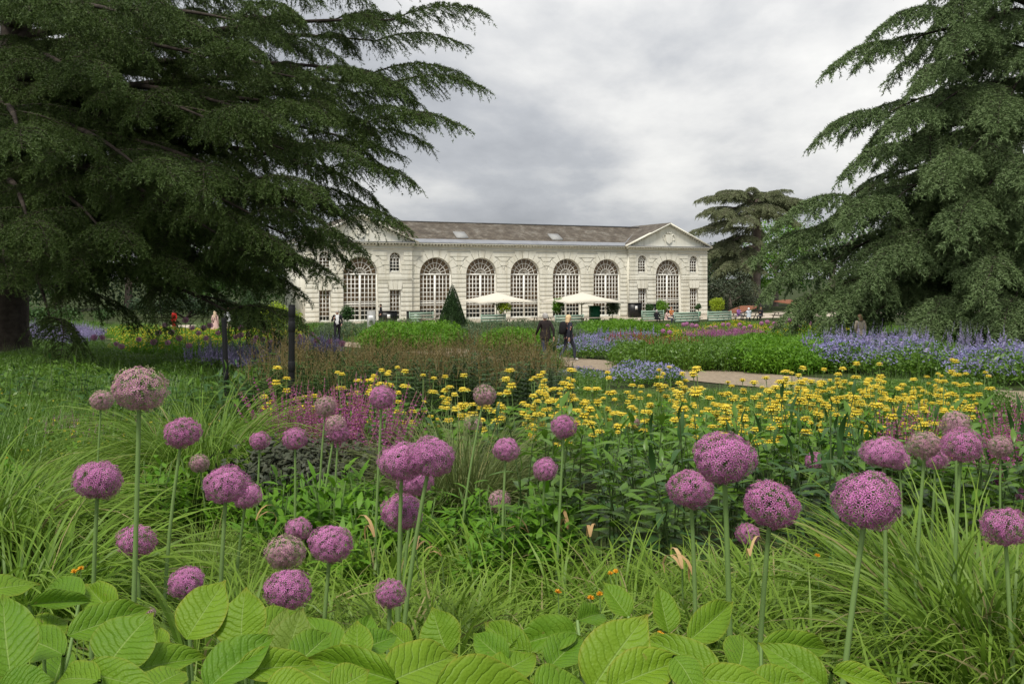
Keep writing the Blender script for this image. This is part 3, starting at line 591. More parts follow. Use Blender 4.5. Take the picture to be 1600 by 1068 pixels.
broad_tree('bush', 'grey green rounded bush below the flat topped cedar', G(1140, 104), 4.6, 3.2, M['tree_grey'], .14, 3800, .02)
for px, d, h, r, mt, lb in [(1300, 135, 13, 8, 'tree_mid', 'green tree in the gap behind the right cedar'), (1430, 140, 15, 9, 'tree_dark', 'dark tree hidden behind the right cedar'), (1560, 140, 16, 9, 'tree_mid', 'broad tree far behind the right cedar, near the right edge'), (1700, 120, 16, 9, 'tree_dark', 'dark tree past the right edge behind the cedar'),
                            (300, 120, 11, 6.5, 'tree_mid', 'mid green tree seen beneath the left cedar, above the walkers'), (200, 118, 12, 7, 'tree_dark', 'dark tree seen beneath the left cedar boughs'), (90, 112, 11, 7, 'tree_mid', 'green tree seen low at left beneath the cedar'), (-30, 105, 12, 8, 'tree_dark', 'dark tree at the left edge behind the cedar trunk'), (400, 128, 11, 6.5, 'tree_mid', 'tree behind the left end of the orangery'), (-180, 110, 13, 8, 'tree_mid', 'tree past the left edge behind the cedar')]:
    broad_tree('broadleaf_tree', lb, G(px, d), h, r, M[mt], .27, 4600, .1, lobes=30)
# dark hedge and lime shrub beyond the left cedar
def shrub(name, label, loc, w, dpt, h, mat, leaf, n, cat='shrub', lobes=14, group=None):
    root = empty(name, loc); tag(root, label, cat, group); mb = MB()
    for i in range(5): a = i*1.3; mb.tube([(0, 0, -.05), (math.cos(a)*w*.1, math.sin(a)*dpt*.1, h*.3), (math.cos(a)*w*.28, math.sin(a)*dpt*.28, h*.7)], [.04*h, .03*h, .008*h], 5)
    link('stem', mb.build('stem', M['bark']), root); cs = []; rs = []
    for i in range(lobes): a = random.random()*2*PI; q = math.sqrt(random.random())*.68; cs.append((math.cos(a)*w/2*q, math.sin(a)*dpt/2*q, h*(.3+.42*random.random()*(1.15-q)))); k = min(w, dpt)*.24; rs.append((k*1.2, k, h*.28))
    mb = MB(); leaf_cloud(mb, cs, rs, n, leaf); link('foliage', mb.build('foliage', mat), root); return root
shrub('hedge', 'long dark clipped hedge behind the walkers under the left cedar', G(290, 92), 22, 3, 2.6, M['tree_dark'], .12, 5200, 'hedge', 40)
shrub('shrub', 'lime yellow shrub showing under the tip of the left cedar', G(437, 66), 3.4, 2.4, 2.6, M['leaf_lime'], .10, 2600)
shrub('hedge', 'dark hedge behind the foot of the right cedar', G(1480, 78), 24, 3, 3.0, M['tree_dark'], .13, 5600, 'hedge', 44)
shrub('hedge', 'low green hedge along the left edge beneath the cedar', G(60, 80), 18, 3, 2.0, M['tree_mid'], .12, 3600, 'hedge', 30)
def cone(label, loc, r, h):
    root = empty('topiary_cone', loc); tag(root, label, 'topiary', 'clipped yew cones'); mb = MB(); n = 9000; z = 1-np.sqrt(rng.random(n)); a = rng.random(n)*2*PI
    q = r*(1-z)**.92*(1-.06*rng.random(n)+.03*np.sin(a*5+z*9)); p = np.stack([np.cos(a)*q, np.sin(a)*q, .06+z*h], -1); d = unit(np.stack([np.cos(a), np.sin(a), np.full(n, .4)], -1)+rsphere(n)*.8); sd_ = unit(np.cross(d, rsphere(n)))
    mb.tris(p-sd_*.022, p+sd_*.022, p+d*.10, 0, None); aa = np.linspace(0, 2*PI, 17)[:-1]
    mb.add([(math.cos(v)*r*.93, math.sin(v)*r*.93, .05) for v in aa]+[(0, 0, h*.96)], [(i, (i+1) % 16, 16) for i in range(16)], 0, .2)
    link('foliage', mb.build('foliage', M['yew']), root); mb = MB(); mb.tube([(0, 0, -.1), (0, 0, h*.6)], [.09, .05], 6); link('trunk', mb.build('trunk', M['bark']), root)
cone('clipped yew cone standing in front of the orangery windows', G(707, 56), 1.12, 3.25)
cone('clipped yew cone under the left cedar beside the walkers', G(390, 70), 1.5, 3.2)
def standard(px, py, dia, d, label, mat, tub):
    r = dia/2/FPX*d; z = P(px, py, d).z; g = G(px, d); root = empty('standard_tree', g); tag(root, label, 'potted tree', 'clipped round-headed trees on the terrace'); h = z-g.z
    mb = MB(); mb.tube([(0, 0, .3), (.02, 0, h*.6), (0, 0, h)], [.035, .03, .03], 6); link('trunk', mb.build('trunk', M['bark_far']), root)
    cs = [tuple(v*r*.55+np.array([0, 0, h])) for v in rsphere(16)]; mb = MB(); leaf_cloud(mb, cs, [r*.5]*16, 1500, .075 if r > .4 else .05); link('crown', mb.build('crown', mat), root)
    mb = MB(); mb.tube([(0, 0, 0), (0, 0, .5)], [.24, .3], 12); link('tub', mb.build('tub', M[tub]), root)
standard(787, 480, 24, 76, 'yellowish round-headed potted tree under the left white parasol', M['leaf_lime'], 'wood')
standard(873, 477, 25, 79, 'round potted tree at the left rim of the right white parasol', M['leaf_bright'], 'wood')
standard(957, 480, 26, 80, 'pale round potted tree at the right rim of the right parasol', M['leaf_grey'], 'wood')
standard(1015, 480, 14, 92, 'small dark ball tree left of the right pavilion window', M['leaf_dark'], 'green_dark')
standard(1035, 477, 22, 90, 'round green potted tree before the right pavilion window', M['leaf_bright'], 'wood')
standard(1091, 479, 11, 95, 'smallest ball tree by the right corner of the orangery', M['leaf_dark'], 'green_dark')
standard(1120, 475, 25, 92, 'bright yellow green ball tree past the orangery corner', M['leaf_lime'], 'wood')
standard(543, 488, 25, 72, 'dark flat-headed ball tree beside the man in the black suit', M['leaf_dark'], 'green_dark')

# ------------------------------------------------------------ terrace furniture
def parasol(px, d, w, label, top_py):
    g = G(px, d); root = empty('parasol', g, rad(24)); tag(root, label, 'parasol', 'white parasols on the terrace'); h = P(px, top_py, d).z-g.z; r = w/2; mb = MB(); n = 9; e = h-.75
    rim = []
    for q in range(4):
        a = Vector([(-r, -r), (r, -r), (r, r), (-r, r)][q]); b_ = Vector([(-r, -r), (r, -r), (r, r), (-r, r)][(q+1) % 4])
        for i in range(n-1): f = i/(n-1); p = a.lerp(b_, f); rim.append((p.x, p.y, e+.10*math.sin(f*PI)))
    k = len(rim); mid = [(x_*.5, y_*.5, e+(h-e)*.42+(z-e)*.6) for x_, y_, z in rim]; hem = [(x_, y_, z-.14) for x_, y_, z in rim]
    mb.add(hem+rim+mid, [(i, (i+1) % k, k+(i+1) % k, k+i) for i in range(k)]+[(k+i, k+(i+1) % k, 2*k+(i+1) % k, 2*k+i) for i in range(k)])
    mb.add(mid+[(0, 0, h)], [(i, (i+1) % k, k) for i in range(k)])
    link('canopy', mb.build('canopy', M['canvas']), root)
    mb = MB(); mb.tube([(0, 0, 0), (0, 0, h-.05)], .05, 8); link('pole', mb.build('pole', M['canvas']), root)
    for a in range(8):
        c, s_ = math.cos(a*PI/4), math.sin(a*PI/4); q = r*(1 if a % 2 == 0 else 1.38)*.97; mb = MB(); mb.bar((0, 0, e-.35), (c*q*.55, s_*q*.55, e+.2), .03, .03); link('rib', mb.build('rib', M['canvas']), root)
    mb = MB(); mb.box((-.45, -.45, 0), (.45, .45, .1)); link('base', mb.build('base', M['grey_metal']), root)
parasol(776, 78, 5.2, 'white parasol in front of the third arched window', 457)
parasol(909, 80, 5.4, 'white parasol in front of the two windows beside the right pavilion', 457)
def tilt_parasol(px, d, py, label, tilt):
    g = G(px, d); root = empty('parasol', g); tag(root, label, 'parasol', 'brown tilted parasols'); h = P(px, py, d).z-g.z; mb = MB(); n = 8; R_ = 1.7
    m3 = Matrix.Rotation(tilt, 3, 'Y') @ Matrix.Rotation(.04, 3, 'X'); V = []
    for rr, zz in ((R_, -.36), (R_, -.28), (R_*.5, -.06)): V += [tuple(m3 @ Vector((math.cos(i*PI/4)*rr, math.sin(i*PI/4)*rr, zz))+Vector((0, 0, h))) for i in range(n)]
    mb.add(V, [(j*n+i, j*n+(i+1) % n, (j+1)*n+(i+1) % n, (j+1)*n+i) for j in range(2) for i in range(n)]); mb.add(V[16:]+[(0, 0, h+.1)], [(i, (i+1) % n, n) for i in range(n)])
    link('canopy', mb.build('canopy', M['wood_brown']), root); mb = MB(); mb.tube([(0, 0, 0), (0, 0, h)], .04, 6); link('pole', mb.build('pole', M['wood']), root)
tilt_parasol(1158, 96, 479, 'brown tilted parasol left of the cedar trunk', -.22); tilt_parasol(1234, 98, 469, 'brown parasol under the right cedar edge', .12)
def picnic(px, d, label, rz=.4):
    root = empty('picnic_table', G(px, d), rz); tag(root, label, 'table', 'wooden picnic tables on the terrace'); 
    for i in range(5): mb = MB(); mb.box((-.9, -.38+i*.155, .72), (.9, -.38+i*.155+.14, .76)); link('plank', mb.build('plank', M['wood']), root)
    for y in (-.78, .5):
        mb = MB(); mb.box((-.9, y, .42), (.9, y+.28, .46)); link('bench', mb.build('bench', M['wood']), root)
    for x_ in (-.65, .65):
        for s_ in (-1, 1): mb = MB(); mb.bar((x_, s_*.7, 0), (x_, s_*.18, .72), .08, .05, 0, (1, 0, 0)); link('leg', mb.build('leg', M['wood']), root)
        mb = MB(); mb.box((x_-.03, -.72, .34), (x_+.03, .72, .42)); link('brace', mb.build('brace', M['wood']), root)
for px, d, lb in [(672, 80, 'picnic table left of the yew cone'), (806, 73, 'picnic table under the left white parasol'), (848, 76, 'picnic table just left of the man in the dark jacket'), (925, 75, 'picnic table under the right white parasol'), (1078, 82, 'picnic table before the right pavilion'), (1135, 84, 'picnic table beyond the orangery corner'), (1175, 86, 'picnic table where the seated group sits'), (1222, 88, 'picnic table under the right brown parasol'), (1260, 86, 'rightmost picnic table beside the right cedar')]: picnic(px, d, 'weathered '+lb)
def screen(px, d, w, label):
    root = empty('planter_screen', G(px, d), .42); tag(root, label, 'screen', 'pale green terrace screens'); n = int(w/.16)
    for s_ in (0, 1): mb = MB(); mb.box((s_*w-.04, -.04, 0), (s_*w+.04, .04, 1.05)); link('post', mb.build('post', M['green_paint']), root)
    for k in range(4): mb = MB(); mb.box((.04, -.02, .12+k*.23), (w-.04, .02, .12+k*.23+.19)); link('board', mb.build('board', M['green_paint']), root)
for px, d, w, lb in [(868, 74, 2.6, 'pale green screen behind the blonde woman'), (1003, 84, 2.4, 'pale green screen below the small dark ball tree'), (1054, 80, 2.6, 'pale green screen right of the woman in pink'), (1106, 82, 2.6, 'pale green screen right of the orangery corner'), (752, 75, 2.2, 'pale green screen right of the yew cone'), (640, 80, 2.2, 'pale green screen left of the yew cone')]: screen(px, d, w, lb)
def cabinet(px, d, w, h, label):
    root = empty('menu_cabinet', G(px, d), .4); tag(root, label, 'cabinet', 'black cabinets by the orangery wall'); mb = MB(); mb.box((-w/2, -.3, .06), (w/2, .3, h)); link('body', mb.build('body', M['black']), root)
    mb = MB(); mb.box((-w/2-.04, -.34, h), (w/2+.04, .34, h+.06)); link('lid', mb.build('lid', M['black']), root); mb = MB(); mb.box((-.14, -.315, h-.6), (.14, -.302, h-.25)); link('notice', mb.build('notice', M['white']), root)
for px, d, w, h, lb in [(992, 92, 1.3, 1.45, 'black cabinet with white notice by the right pavilion'), (1018, 94, 1.1, 1.3, 'smaller black cabinet beneath the small ball tree'), (606, 82, 1.6, 1.0, 'low black cabinet behind the waiter'), (648, 82, 1.4, 1.0, 'low black cabinet below the first small doorway')]: cabinet(px, d, w, h, lb)
sb = empty('serving_booth', G(929, 80), .4); tag(sb, 'small green booth under the right white parasol', 'booth'); mb = MB(); mb.box((-.4, -.3, 0), (.4, .3, 1.5)); link('body', mb.build('body', M['green_dark']), sb); mb = MB(); mb.box((-.46, -.36, 1.5), (.46, .36, 1.6)); link('lid', mb.build('lid', M['green_dark']), sb)
# information pillar
d = 47; g = G(580, d); ip = empty('information_pillar', g); tag(ip, 'grey information pillar with white panel and yellow band', 'sign'); mb = MB(); mb.box((-.2, -.09, 0), (.2, .09, 1.75)); link('post', mb.build('post', M['grey_metal']), ip)
mb = MB(); mb.box((-.12, -.1, 1.05), (.13, -.092, 1.52)); pn = link('panel', mb.build('panel', M['white']), ip)
mb = MB(); mb.box((-.08, -.106, 1.15), (.09, -.101, 1.42)); link('map_print', mb.build('map_print', M['grey_metal']), pn); mb = MB(); mb.box((-.15, -.1, .58), (.16, -.092, .68)); link('yellow_band', mb.build('yellow_band', M['yellow_paint']), ip)
# black irrigation standpipes in the border
def pipe(px0, py0, px1, d, label, rings):
    g = G(px1, d); top = P(px0, py0, d)-g; root = empty('standpipe', g); tag(root, label, 'pipe', 'black pipes in the left border'); mb = MB(); mb.tube([(0, 0, -.1), tuple(top*.5), tuple(top)], .036, 10); link('pipe', mb.build('pipe', M['black'], True), root)
    for f in rings: p = top*f; mb = MB(); mb.tube([p-Vector((0, 0, .06)), p-Vector((0, 0, .045)), p+Vector((0, 0, .045)), p+Vector((0, 0, .06))], [.0365, .041, .041, .0365], 12); link('coupling', mb.build('coupling', M['black'], True), root)
    mb = MB(); mb.tube([top, top+Vector((0, 0, .03))], [.039, .037], 10); link('cap', mb.build('cap', M['black'], True), root)
pipe(456, 480, 455, 10, 'taller black standpipe with ring couplings among pink salvia spikes', (.40, .60, .87, .97)); pipe(350, 500, 357, 12, 'plain black standpipe behind the rounded grass tussock', (.5,))

# ------------------------------------------------------------ people
def person(loc, rz, label, top, legs, hair=(.3, .3, .3), shoes=(.03, .03, .03), h=1.72, pose='stand', shirt=None, hair_len=.0, dress=False, arms=None, bag=None, bald=False, pattern=None):
    root = empty('person', loc, rz); tag(root, label, 'person'); f = h/1.72
    J = {'pel': (0, 0, .96), 'wai': (0, 0, 1.10), 'che': (0, -.01, 1.30), 'nk': (0, 0, 1.47), 'hd0': (0, -.015, 1.56), 'hd1': (0, -.02, 1.64), 'hd2': (0, -.01, 1.70), 'nos': (0, -.115, 1.585)}
    for s_, n in ((-1, 'r'), (1, 'l')):
        J.update({'sh'+n: (s_*.18, 0, 1.41), 'el'+n: (s_*.25, .03, 1.13), 'wr'+n: (s_*.26, -.05, .89), 'ha'+n: (s_*.255, -.08, .81), 'hi'+n: (s_*.095, 0, .90), 'kn'+n: (s_*.11, -.02, .50), 'an'+n: (s_*.11, .02, .09), 'to'+n: (s_*.125, -.15, .045)})
    if pose == 'walk':
        J.update({'knr': (-.10, -.20, .52), 'anr': (-.10, -.22, .10), 'tor': (-.11, -.38, .05), 'knl': (.10, .08, .50), 'anl': (.10, .33, .16), 'tol': (.11, .22, .04), 'ell': (.25, -.08, 1.14), 'wrl': (.24, -.25, .97), 'hal': (.23, -.31, .94), 'elr': (-.25, .14, 1.14), 'wrr': (-.26, .14, .90), 'har': (-.26, .13, .82)})
    if pose == 'sit':
        for k in ('pel', 'wai', 'che', 'nk', 'hd0', 'hd1', 'hd2', 'nos', 'shl', 'shr', 'ell', 'elr'): J[k] = (J[k][0], J[k][1], J[k][2]-.46)
        for s_, n in ((-1, 'r'), (1, 'l')): J.update({'hi'+n: (s_*.1, -.03, .47), 'kn'+n: (s_*.13, -.45, .48), 'an'+n: (s_*.13, -.42, .09), 'to'+n: (s_*.14, -.58, .045), 'el'+n: (s_*.26, -.1, .70), 'wr'+n: (s_*.18, -.36, .76), 'ha'+n: (s_*.15, -.43, .78)})
    if arms: J.update(arms)
    names = list(J); bones = [('pel', 'wai'), ('wai', 'che'), ('che', 'nk'), ('nk', 'hd0'), ('hd0', 'hd1'), ('hd1', 'hd2'), ('hd0', 'nos')]
    for n in 'rl': bones += [('che', 'sh'+n), ('sh'+n, 'el'+n), ('el'+n, 'wr'+n), ('wr'+n, 'ha'+n), ('pel', 'hi'+n), ('hi'+n, 'kn'+n), ('kn'+n, 'an'+n), ('an'+n, 'to'+n)]
    rad_ = {'pel': (.165, .12), 'wai': (.15, .11), 'che': (.17, .12), 'nk': (.058, .058), 'hd0': (.078, .09), 'hd1': (.078, .095), 'hd2': (.05, .06), 'nos': (.014, .014), 'sh': (.075, .075), 'el': (.052, .052), 'wr': (.034, .034), 'ha': (.036, .022), 'hi': (.10, .10), 'kn': (.066, .066), 'an': (.048, .048), 'to': (.04, .032)}
    me = bpy.data.meshes.new('b'); me.from_pydata([tuple(v*f for v in J[n]) for n in names], [(names.index(a), names.index(b_)) for a, b_ in bones], [])
    o = bpy.data.objects.new('tmp', me); C.objects.link(o); md = o.modifiers.new('s', 'SKIN'); md.use_smooth_shade = True
    for i, n in enumerate(names): sv = me.skin_vertices[0].data[i]; r_ = rad_.get(n, rad_.get(n[:-1])); sv.radius = (r_[0]*f, r_[1]*f); sv.use_root = (n == 'pel')
    md = o.modifiers.new('u', 'SUBSURF'); md.levels = 2; md.render_levels = 2
    dg = bpy.context.evaluated_depsgraph_get(); bm_ = bpy.data.meshes.new_from_object(o.evaluated_get(dg)); bpy.data.objects.remove(o)
    bm_.name = 'body'; mats = [M['skin'], top, legs, cloth('shoe', shoes), shirt or top]; bm_.materials.clear(); [bm_.materials.append(m_) for m_ in mats]
    zone = {}
    for a, b_ in bones: zone[(a, b_)] = 0 if 'hd' in a or 'hd' in b_ or b_[:2] == 'ha' or b_ == 'nos' else (2 if a[:2] in ('hi', 'kn') or b_[:2] == 'hi' else (3 if a[:2] == 'an' else 1))
    segs = [(np.array(J[a])*f, np.array(J[b_])*f, zone[(a, b_)]) for a, b_ in bones]
    npol = len(bm_.polygons); cc = np.zeros(npol*3); bm_.polygons.foreach_get('center', cc); cc = cc.reshape(-1, 3); dist = []
    for a, b_, z in segs: t = np.clip((cc-a) @ (b_-a)/np.dot(b_-a, b_-a), 0, 1)[:, None]; dist.append(np.linalg.norm(cc-a-t*(b_-a), axis=1))
    zi = np.array([s_[2] for s_ in segs])[np.argmin(np.array(dist), 0)]
    if shirt: zi[(zi == 1) & (np.abs(cc[:, 0]) < .055*f+.02) & (cc[:, 1] < -.03) & (cc[:, 2] > J['pel'][2]*f)] = 4
    bm_.polygons.foreach_set('material_index', zi.astype(np.int32)); bm_.polygons.foreach_set('use_smooth', np.ones(npol, bool))
    # five fingers on each hand
    bmh = MB()
    for n, s_ in (('r', -1), ('l', 1)):
        w_ = Vector(J['wr'+n])*f; hnd = Vector(J['ha'+n])*f; dv = (hnd-w_).normalized(); sd_ = dv.cross(Vector((1, 0, 0))).normalized()
        for i in range(4): b0 = hnd+sd_*(i-1.5)*.018*f; L = (.065, .078, .073, .055)[i]*f; bmh.tube([b0-dv*.01, b0+dv*L*.55, b0+dv*L+Vector((-s_*.015, 0, 0))], [.009*f, .008*f, .006*f], 5)
        b0 = w_.lerp(hnd, .5)-sd_*.02*f; bmh.tube([b0, b0-sd_*.03*f+dv*.03*f, b0-sd_*.03*f+dv*.06*f], [.010*f, .009*f, .007*f], 5)
    body = link('body', bm_, root)
    link('fingers', bmh.build('fingers', M['skin'], True), body)
    hz = Vector(J['hd1'])*f
    mb = MB(); u = np.linspace(0, 2*PI, 15)[:-1]; ring = []
    lev = np.linspace(.0, 1, 7)
    for q in lev:
        a = q*PI*.62; rr = math.sin(a)*.098+.004; z = math.cos(a)*.105; ring.append([(hz.x+math.cos(v)*rr, hz.y+.018+math.sin(v)*rr*1.12, hz.z-.005+z-(.05 if math.sin(v) > 0 else 0)*q*q) for v in u])
    if hair_len:
        for k in range(1, 4): ring.append([(hz.x+math.cos(v)*.10, hz.y+.04+max(math.sin(v), -.25)*.09, hz.z-.07-hair_len*k/3+(.09 if math.sin(v) < -.5 else 0)) for v in u])
    start = 3 if bald else 0; ring = ring[start:]; k = 14
    mb.add([v for r_ in ring for v in r_], [(j*k+i, (j+1)*k+i, (j+1)*k+(i+1) % k, j*k+(i+1) % k) for j in range(len(ring)-1) for i in range(k)]); link('hair', mb.build('hair', cloth('hair', hair, .3), True), root)
    for s_ in (-1, 1): mb = MB(); c = hz+Vector((s_*.032*f, -.088*f, -.035*f)); mb.tube([c, c+Vector((0, -.008, 0))], [.011, .008], 6); link('eye', mb.build('eye', M['black']), body)
    if dress:
        mb = MB(); z1 = J['wai'][2]*f; ring = [[(math.cos(v)*rr, math.sin(v)*rr*.85, z) for v in u] for rr, z in ((.16, z1), (.22, z1-.2), (.28, z1-.5), (.31, z1-.62))]
        mb.add([v for r_ in ring for v in r_], [(j*k+i, (j+1)*k+i, (j+1)*k+(i+1) % k, j*k+(i+1) % k) for j in range(3) for i in range(k)]); link('skirt', mb.build('skirt', top, True), root)
    else:                                                 # jacket or shirt hem over the hips
        mb = MB(); z1 = J['wai'][2]*f; ring = [[(math.cos(v)*a_, math.sin(v)*b_, z) for v in u] for a_, b_, z in ((.17, .13, z1+.06), (.20, .155, z1-.08), (.215, .165, z1-.26))]
        mb.add([v for r_ in ring for v in r_], [(j*k+i, (j+1)*k+i, (j+1)*k+(i+1) % k, j*k+(i+1) % k) for j in range(2) for i in range(k) if not (shirt and 9 <= i <= 11)]); link('jacket_hem', mb.build('jacket_hem', top, True), root)
    return root
black = cloth('black_suit', (.018, .018, .022)); dark = cloth('dark_jacket', (.035, .028, .028)); jean = cloth('jeans', (.05, .055, .08)); wht = cloth('white_shirt', (.75, .76, .78), .05)
pinkc = cloth('pale_pink_cloth', (.62, .42, .38)); redc = cloth('red_cloth', (.55, .03, .03)); bluec = cloth('pale_blue_cloth', (.55, .60, .66)); purp = cloth('purple_cloth', (.26, .12, .32)); beige = cloth('beige_cloth', (.58, .48, .38)); orangec = cloth('orange_cloth', (.5, .2, .08))
# floral jacket: flat print of pale pink blooms on black
m, nt, b, l = newmat('floral_cloth'); N = nt.nodes.new; tcn = N('ShaderNodeTexCoord'); vo = N('ShaderNodeTexVoronoi'); vo.inputs['Scale'].default_value = 7.5; l(tcn.outputs['Object'], vo.inputs['Vector'])
rp = N('ShaderNodeValToRGB'); l(vo.outputs['Distance'], rp.inputs[0]); rp.color_ramp.elements[0].position = .26; rp.color_ramp.elements[0].color = (.62, .30, .24, 1); rp.color_ramp.elements[1].position = .34; rp.color_ramp.elements[1].color = (.016, .018, .03, 1); l(rp.outputs[0], b.inputs['Base Color']); b.inputs['Roughness'].default_value = .85; floral = m
g = G(527, 49); person(g, rad(8), 'bald man in black suit and white shirt walking toward the camera', black, black, (.5, .48, .45), h=1.8, pose='walk', shirt=wht, bald=True, arms={'elr': (-.28, -.02, 1.14), 'wrr': (-.16, -.24, 1.28), 'har': (-.13, -.29, 1.34)})
person(G(852, 31.5), rad(205), 'grey haired man in dark jacket walking on the path', dark, jean, (.42, .40, .38), h=1.74, pose='walk')
wm = person(G(888, 32.6), rad(120), 'blonde woman in dark floral jacket with rucksack on the path', floral, jean, (.72, .52, .30), (.7, .68, .65), 1.68, 'walk', hair_len=.12)
mb = MB(); cs = [(0, 0, z) for z in (-.24, -.2, -.05, .12, .2, .24)]; mb.tube(cs, [.10, .15, .17, .16, .12, .05], 10); bk = link('rucksack', mb.build('rucksack', cloth('black_rucksack', (.02, .02, .022)), True)); wmat = Matrix.Rotation(rad(120), 4, 'Z'); bk.location = G(888, 32.6)+(wmat @ Vector((0, .24, 1.22))); bk.rotation_euler = (.1, 0, rad(120)); bk.scale = (1, .75, 1)
tag(bk, 'black rucksack on the back of the blonde woman', 'bag')
person(G(336, 57), rad(160), 'woman in pale pink under the left cedar with long fair hair', pinkc, pinkc, (.72, .55, .38), h=1.6, hair_len=.25, dress=True)
person(G(357, 60), rad(20), 'person in white top beside the black standpipe in the distance', wht, beige, (.10, .06, .04), h=1.78, pose='walk')
person(G(272, 64), rad(-30), 'person in red seen beneath the left cedar', redc, redc, (.06, .04, .03), h=1.6)
person(G(595, 80), rad(-70), 'waiter in black standing by the orangery wall', black, black, (.04, .03, .02), h=1.75)
def seated(px, d, rz, label, top, legs, hair, hl=0): person(G(px, d)+Vector((0, 0, .0)), rz, label, top, legs, hair, pose='sit', hair_len=hl)
seated(1026, 79, 2.6, 'person in dark clothes seated at a table near the woman in pink', black, black, (.45, .42, .4)); seated(1042, 79.5, 1.2, 'person in pale pink top seated before the right pavilion', pinkc, jean, (.05, .03, .03), .1); seated(1049, 86, .5, 'person in orange seated close to the pavilion window', orangec, jean, (.3, .15, .08))
seated(1154, 87, .6, 'person in purple seated under the left brown parasol', purp, jean, (.1, .06, .04)); seated(1170, 84.5, 3.0, 'white haired person in pale blue seated with back turned', bluec, jean, (.7, .7, .68)); seated(1189, 86, -.8, 'person in black top seated at the right of the group', black, jean, (.25, .15, .08))
person(G(1344, 37.5), rad(190), 'person in beige standing at the foot of the right cedar', beige, beige, (.35, .22, .14), h=1.65, hair_len=.1, dress=True)

# ------------------------------------------------------------ planting: prototypes
def tuft_mesh(name, n, L, w, mat, rad_=.12, el=(50, 88), droop=(1.0, 2.3), k=7, lean=None, wilt=0):
    mb = MB(); a = rng.random(n)*2*PI; q = np.sqrt(rng.random(n))*rad_; base = np.stack([np.cos(a)*q, np.sin(a)*q, np.full(n, -.03)], -1)
    az = a+rng.normal(size=n)*.6
    if lean is not None: az = lean+rng.normal(size=n)*.8
    Pn, d, side = arcs(base, az, np.radians(rng.uniform(el[0], el[1], n)), L*(.55+.55*rng.random(n)), rng.uniform(droop[0], droop[1], n), k)
    t = np.linspace(0, 1, k); tw = rng.normal(size=n)*.5; up = np.cross(side[:, None], d); sd_ = side[:, None]*np.cos(tw)[:, None, None]+up*np.sin(tw)[:, None, None]
    W_ = (w/2*(.7+.6*rng.random(n)))[:, None, None]*(np.minimum(1, .55+t*2)*np.clip((1-t)*2.6, .03, 1))[None, :, None]
    dry = rng.random(n) < .06; mb.ribbons(Pn[~dry], (sd_*W_)[~dry], 0)
    if dry.any(): mb.ribbons(Pn[dry], (sd_*W_)[dry]*.8, 1)
    return mb.build(name, [mat, M['straw_pale']])
def leaf_mesh(name, L, W, mat, fold=.3, bend=.35, k=6, belly=.42, wave=0):
    v = np.linspace(0, 1, k); hw = W/2*np.sin(PI*v**(math.log(.5)/math.log(belly)))**.9; hw[0] = W*.05; hw[-1] = 0.001
    y = L*v; z = -bend*L*v**1.8; V = []; tt = []
    for i in range(k): V += [(-hw[i], y[i], z[i]+fold*hw[i]+wave*math.sin(i*2.1)), (0, y[i], z[i]), (hw[i], y[i], z[i]+fold*hw[i]-wave*math.sin(i*1.7))]; tt += [v[i]]*3
    mb = MB(); mb.add(V, [(i*3+j, i*3+j+1, i*3+j+4, i*3+j+3) for i in range(k-1) for j in range(2)], 0, .5, tt); return mb.build(name, mat, True)
def put_leaf(me, parent, p, az, el, s=1.0, roll=0.0, name='leaf'):
    o = link(name, me, parent); dv = Vector((math.cos(az)*math.cos(el), math.sin(az)*math.cos(el), math.sin(el))); up = Vector((0, 0, 1)) if abs(el) < 1.3 else Vector((math.cos(az), math.sin(az), 0))
    up = Matrix.Rotation(roll, 3, dv) @ up; frame(o, p, dv, up, (s, s, s)); return o
def stem_mesh(name, h, r, mat, bend=.06, n=5):
    a = random.random()*6.3; t = np.linspace(0, 1, n); mb = MB(); mb.tube(np.stack([np.cos(a)*bend*t**2, np.sin(a)*bend*t**2, t*h], -1), np.linspace(r, r*.6, n), 5, 0, False); return mb.build(name, mat, True)
def scatter(protos, spots, label, cat, group, smin=.85, smax=1.15, tilt=.08):
    """protos: finished things; the first spots take the prototypes themselves, the rest are copies"""
    used = set()
    for i, (x_, y_) in enumerate(spots):
        j = i if i < len(protos) else random.randrange(len(protos)); src = protos[j]
        o = src if j == i else copy_tree(src)
        s_ = random.uniform(smin, smax); o.location = (x_, y_, ground(y_)); o.rotation_euler = (random.uniform(-tilt, tilt), random.uniform(-tilt, tilt), random.random()*6.28); o.scale = (s_, s_, s_*random.uniform(.95, 1.08))
        tag(o, label[i] if isinstance(label, list) else label, cat, group)
def spots_px(n, px, dd, minsep=0):
    out = []; tries = 0
    while len(out) < n and tries < n*40:
        tries += 1; d = math.sqrt(random.uniform(dd[0]**2, dd[1]**2)); x_ = (random.uniform(*px)-800)/FPX*d
        if all((x_-a)**2+(d-b_)**2 > minsep**2 for a, b_ in out): out.append((x_, d))
    return out
def drift(name, label, cat, meshes, areas, part, smin=.85, smax=1.2):
    """uncountable planting: one stuff object whose patches share a few meshes; areas = (n, px range, depth range)"""
    root = empty(name, (0, 0, 0)); tag(root, label, cat, None, 'stuff')
    for n, px, dd in areas:
        for x_, y_ in spots_px(n, px, dd):
            s_ = random.uniform(smin, smax); o = link(part, random.choice(meshes), root, (x_, y_, ground(y_)), (0, 0, random.random()*6.28), (s_, s_, s_*random.uniform(.85, 1.12))); o['kind'] = 'stuff'
    return root
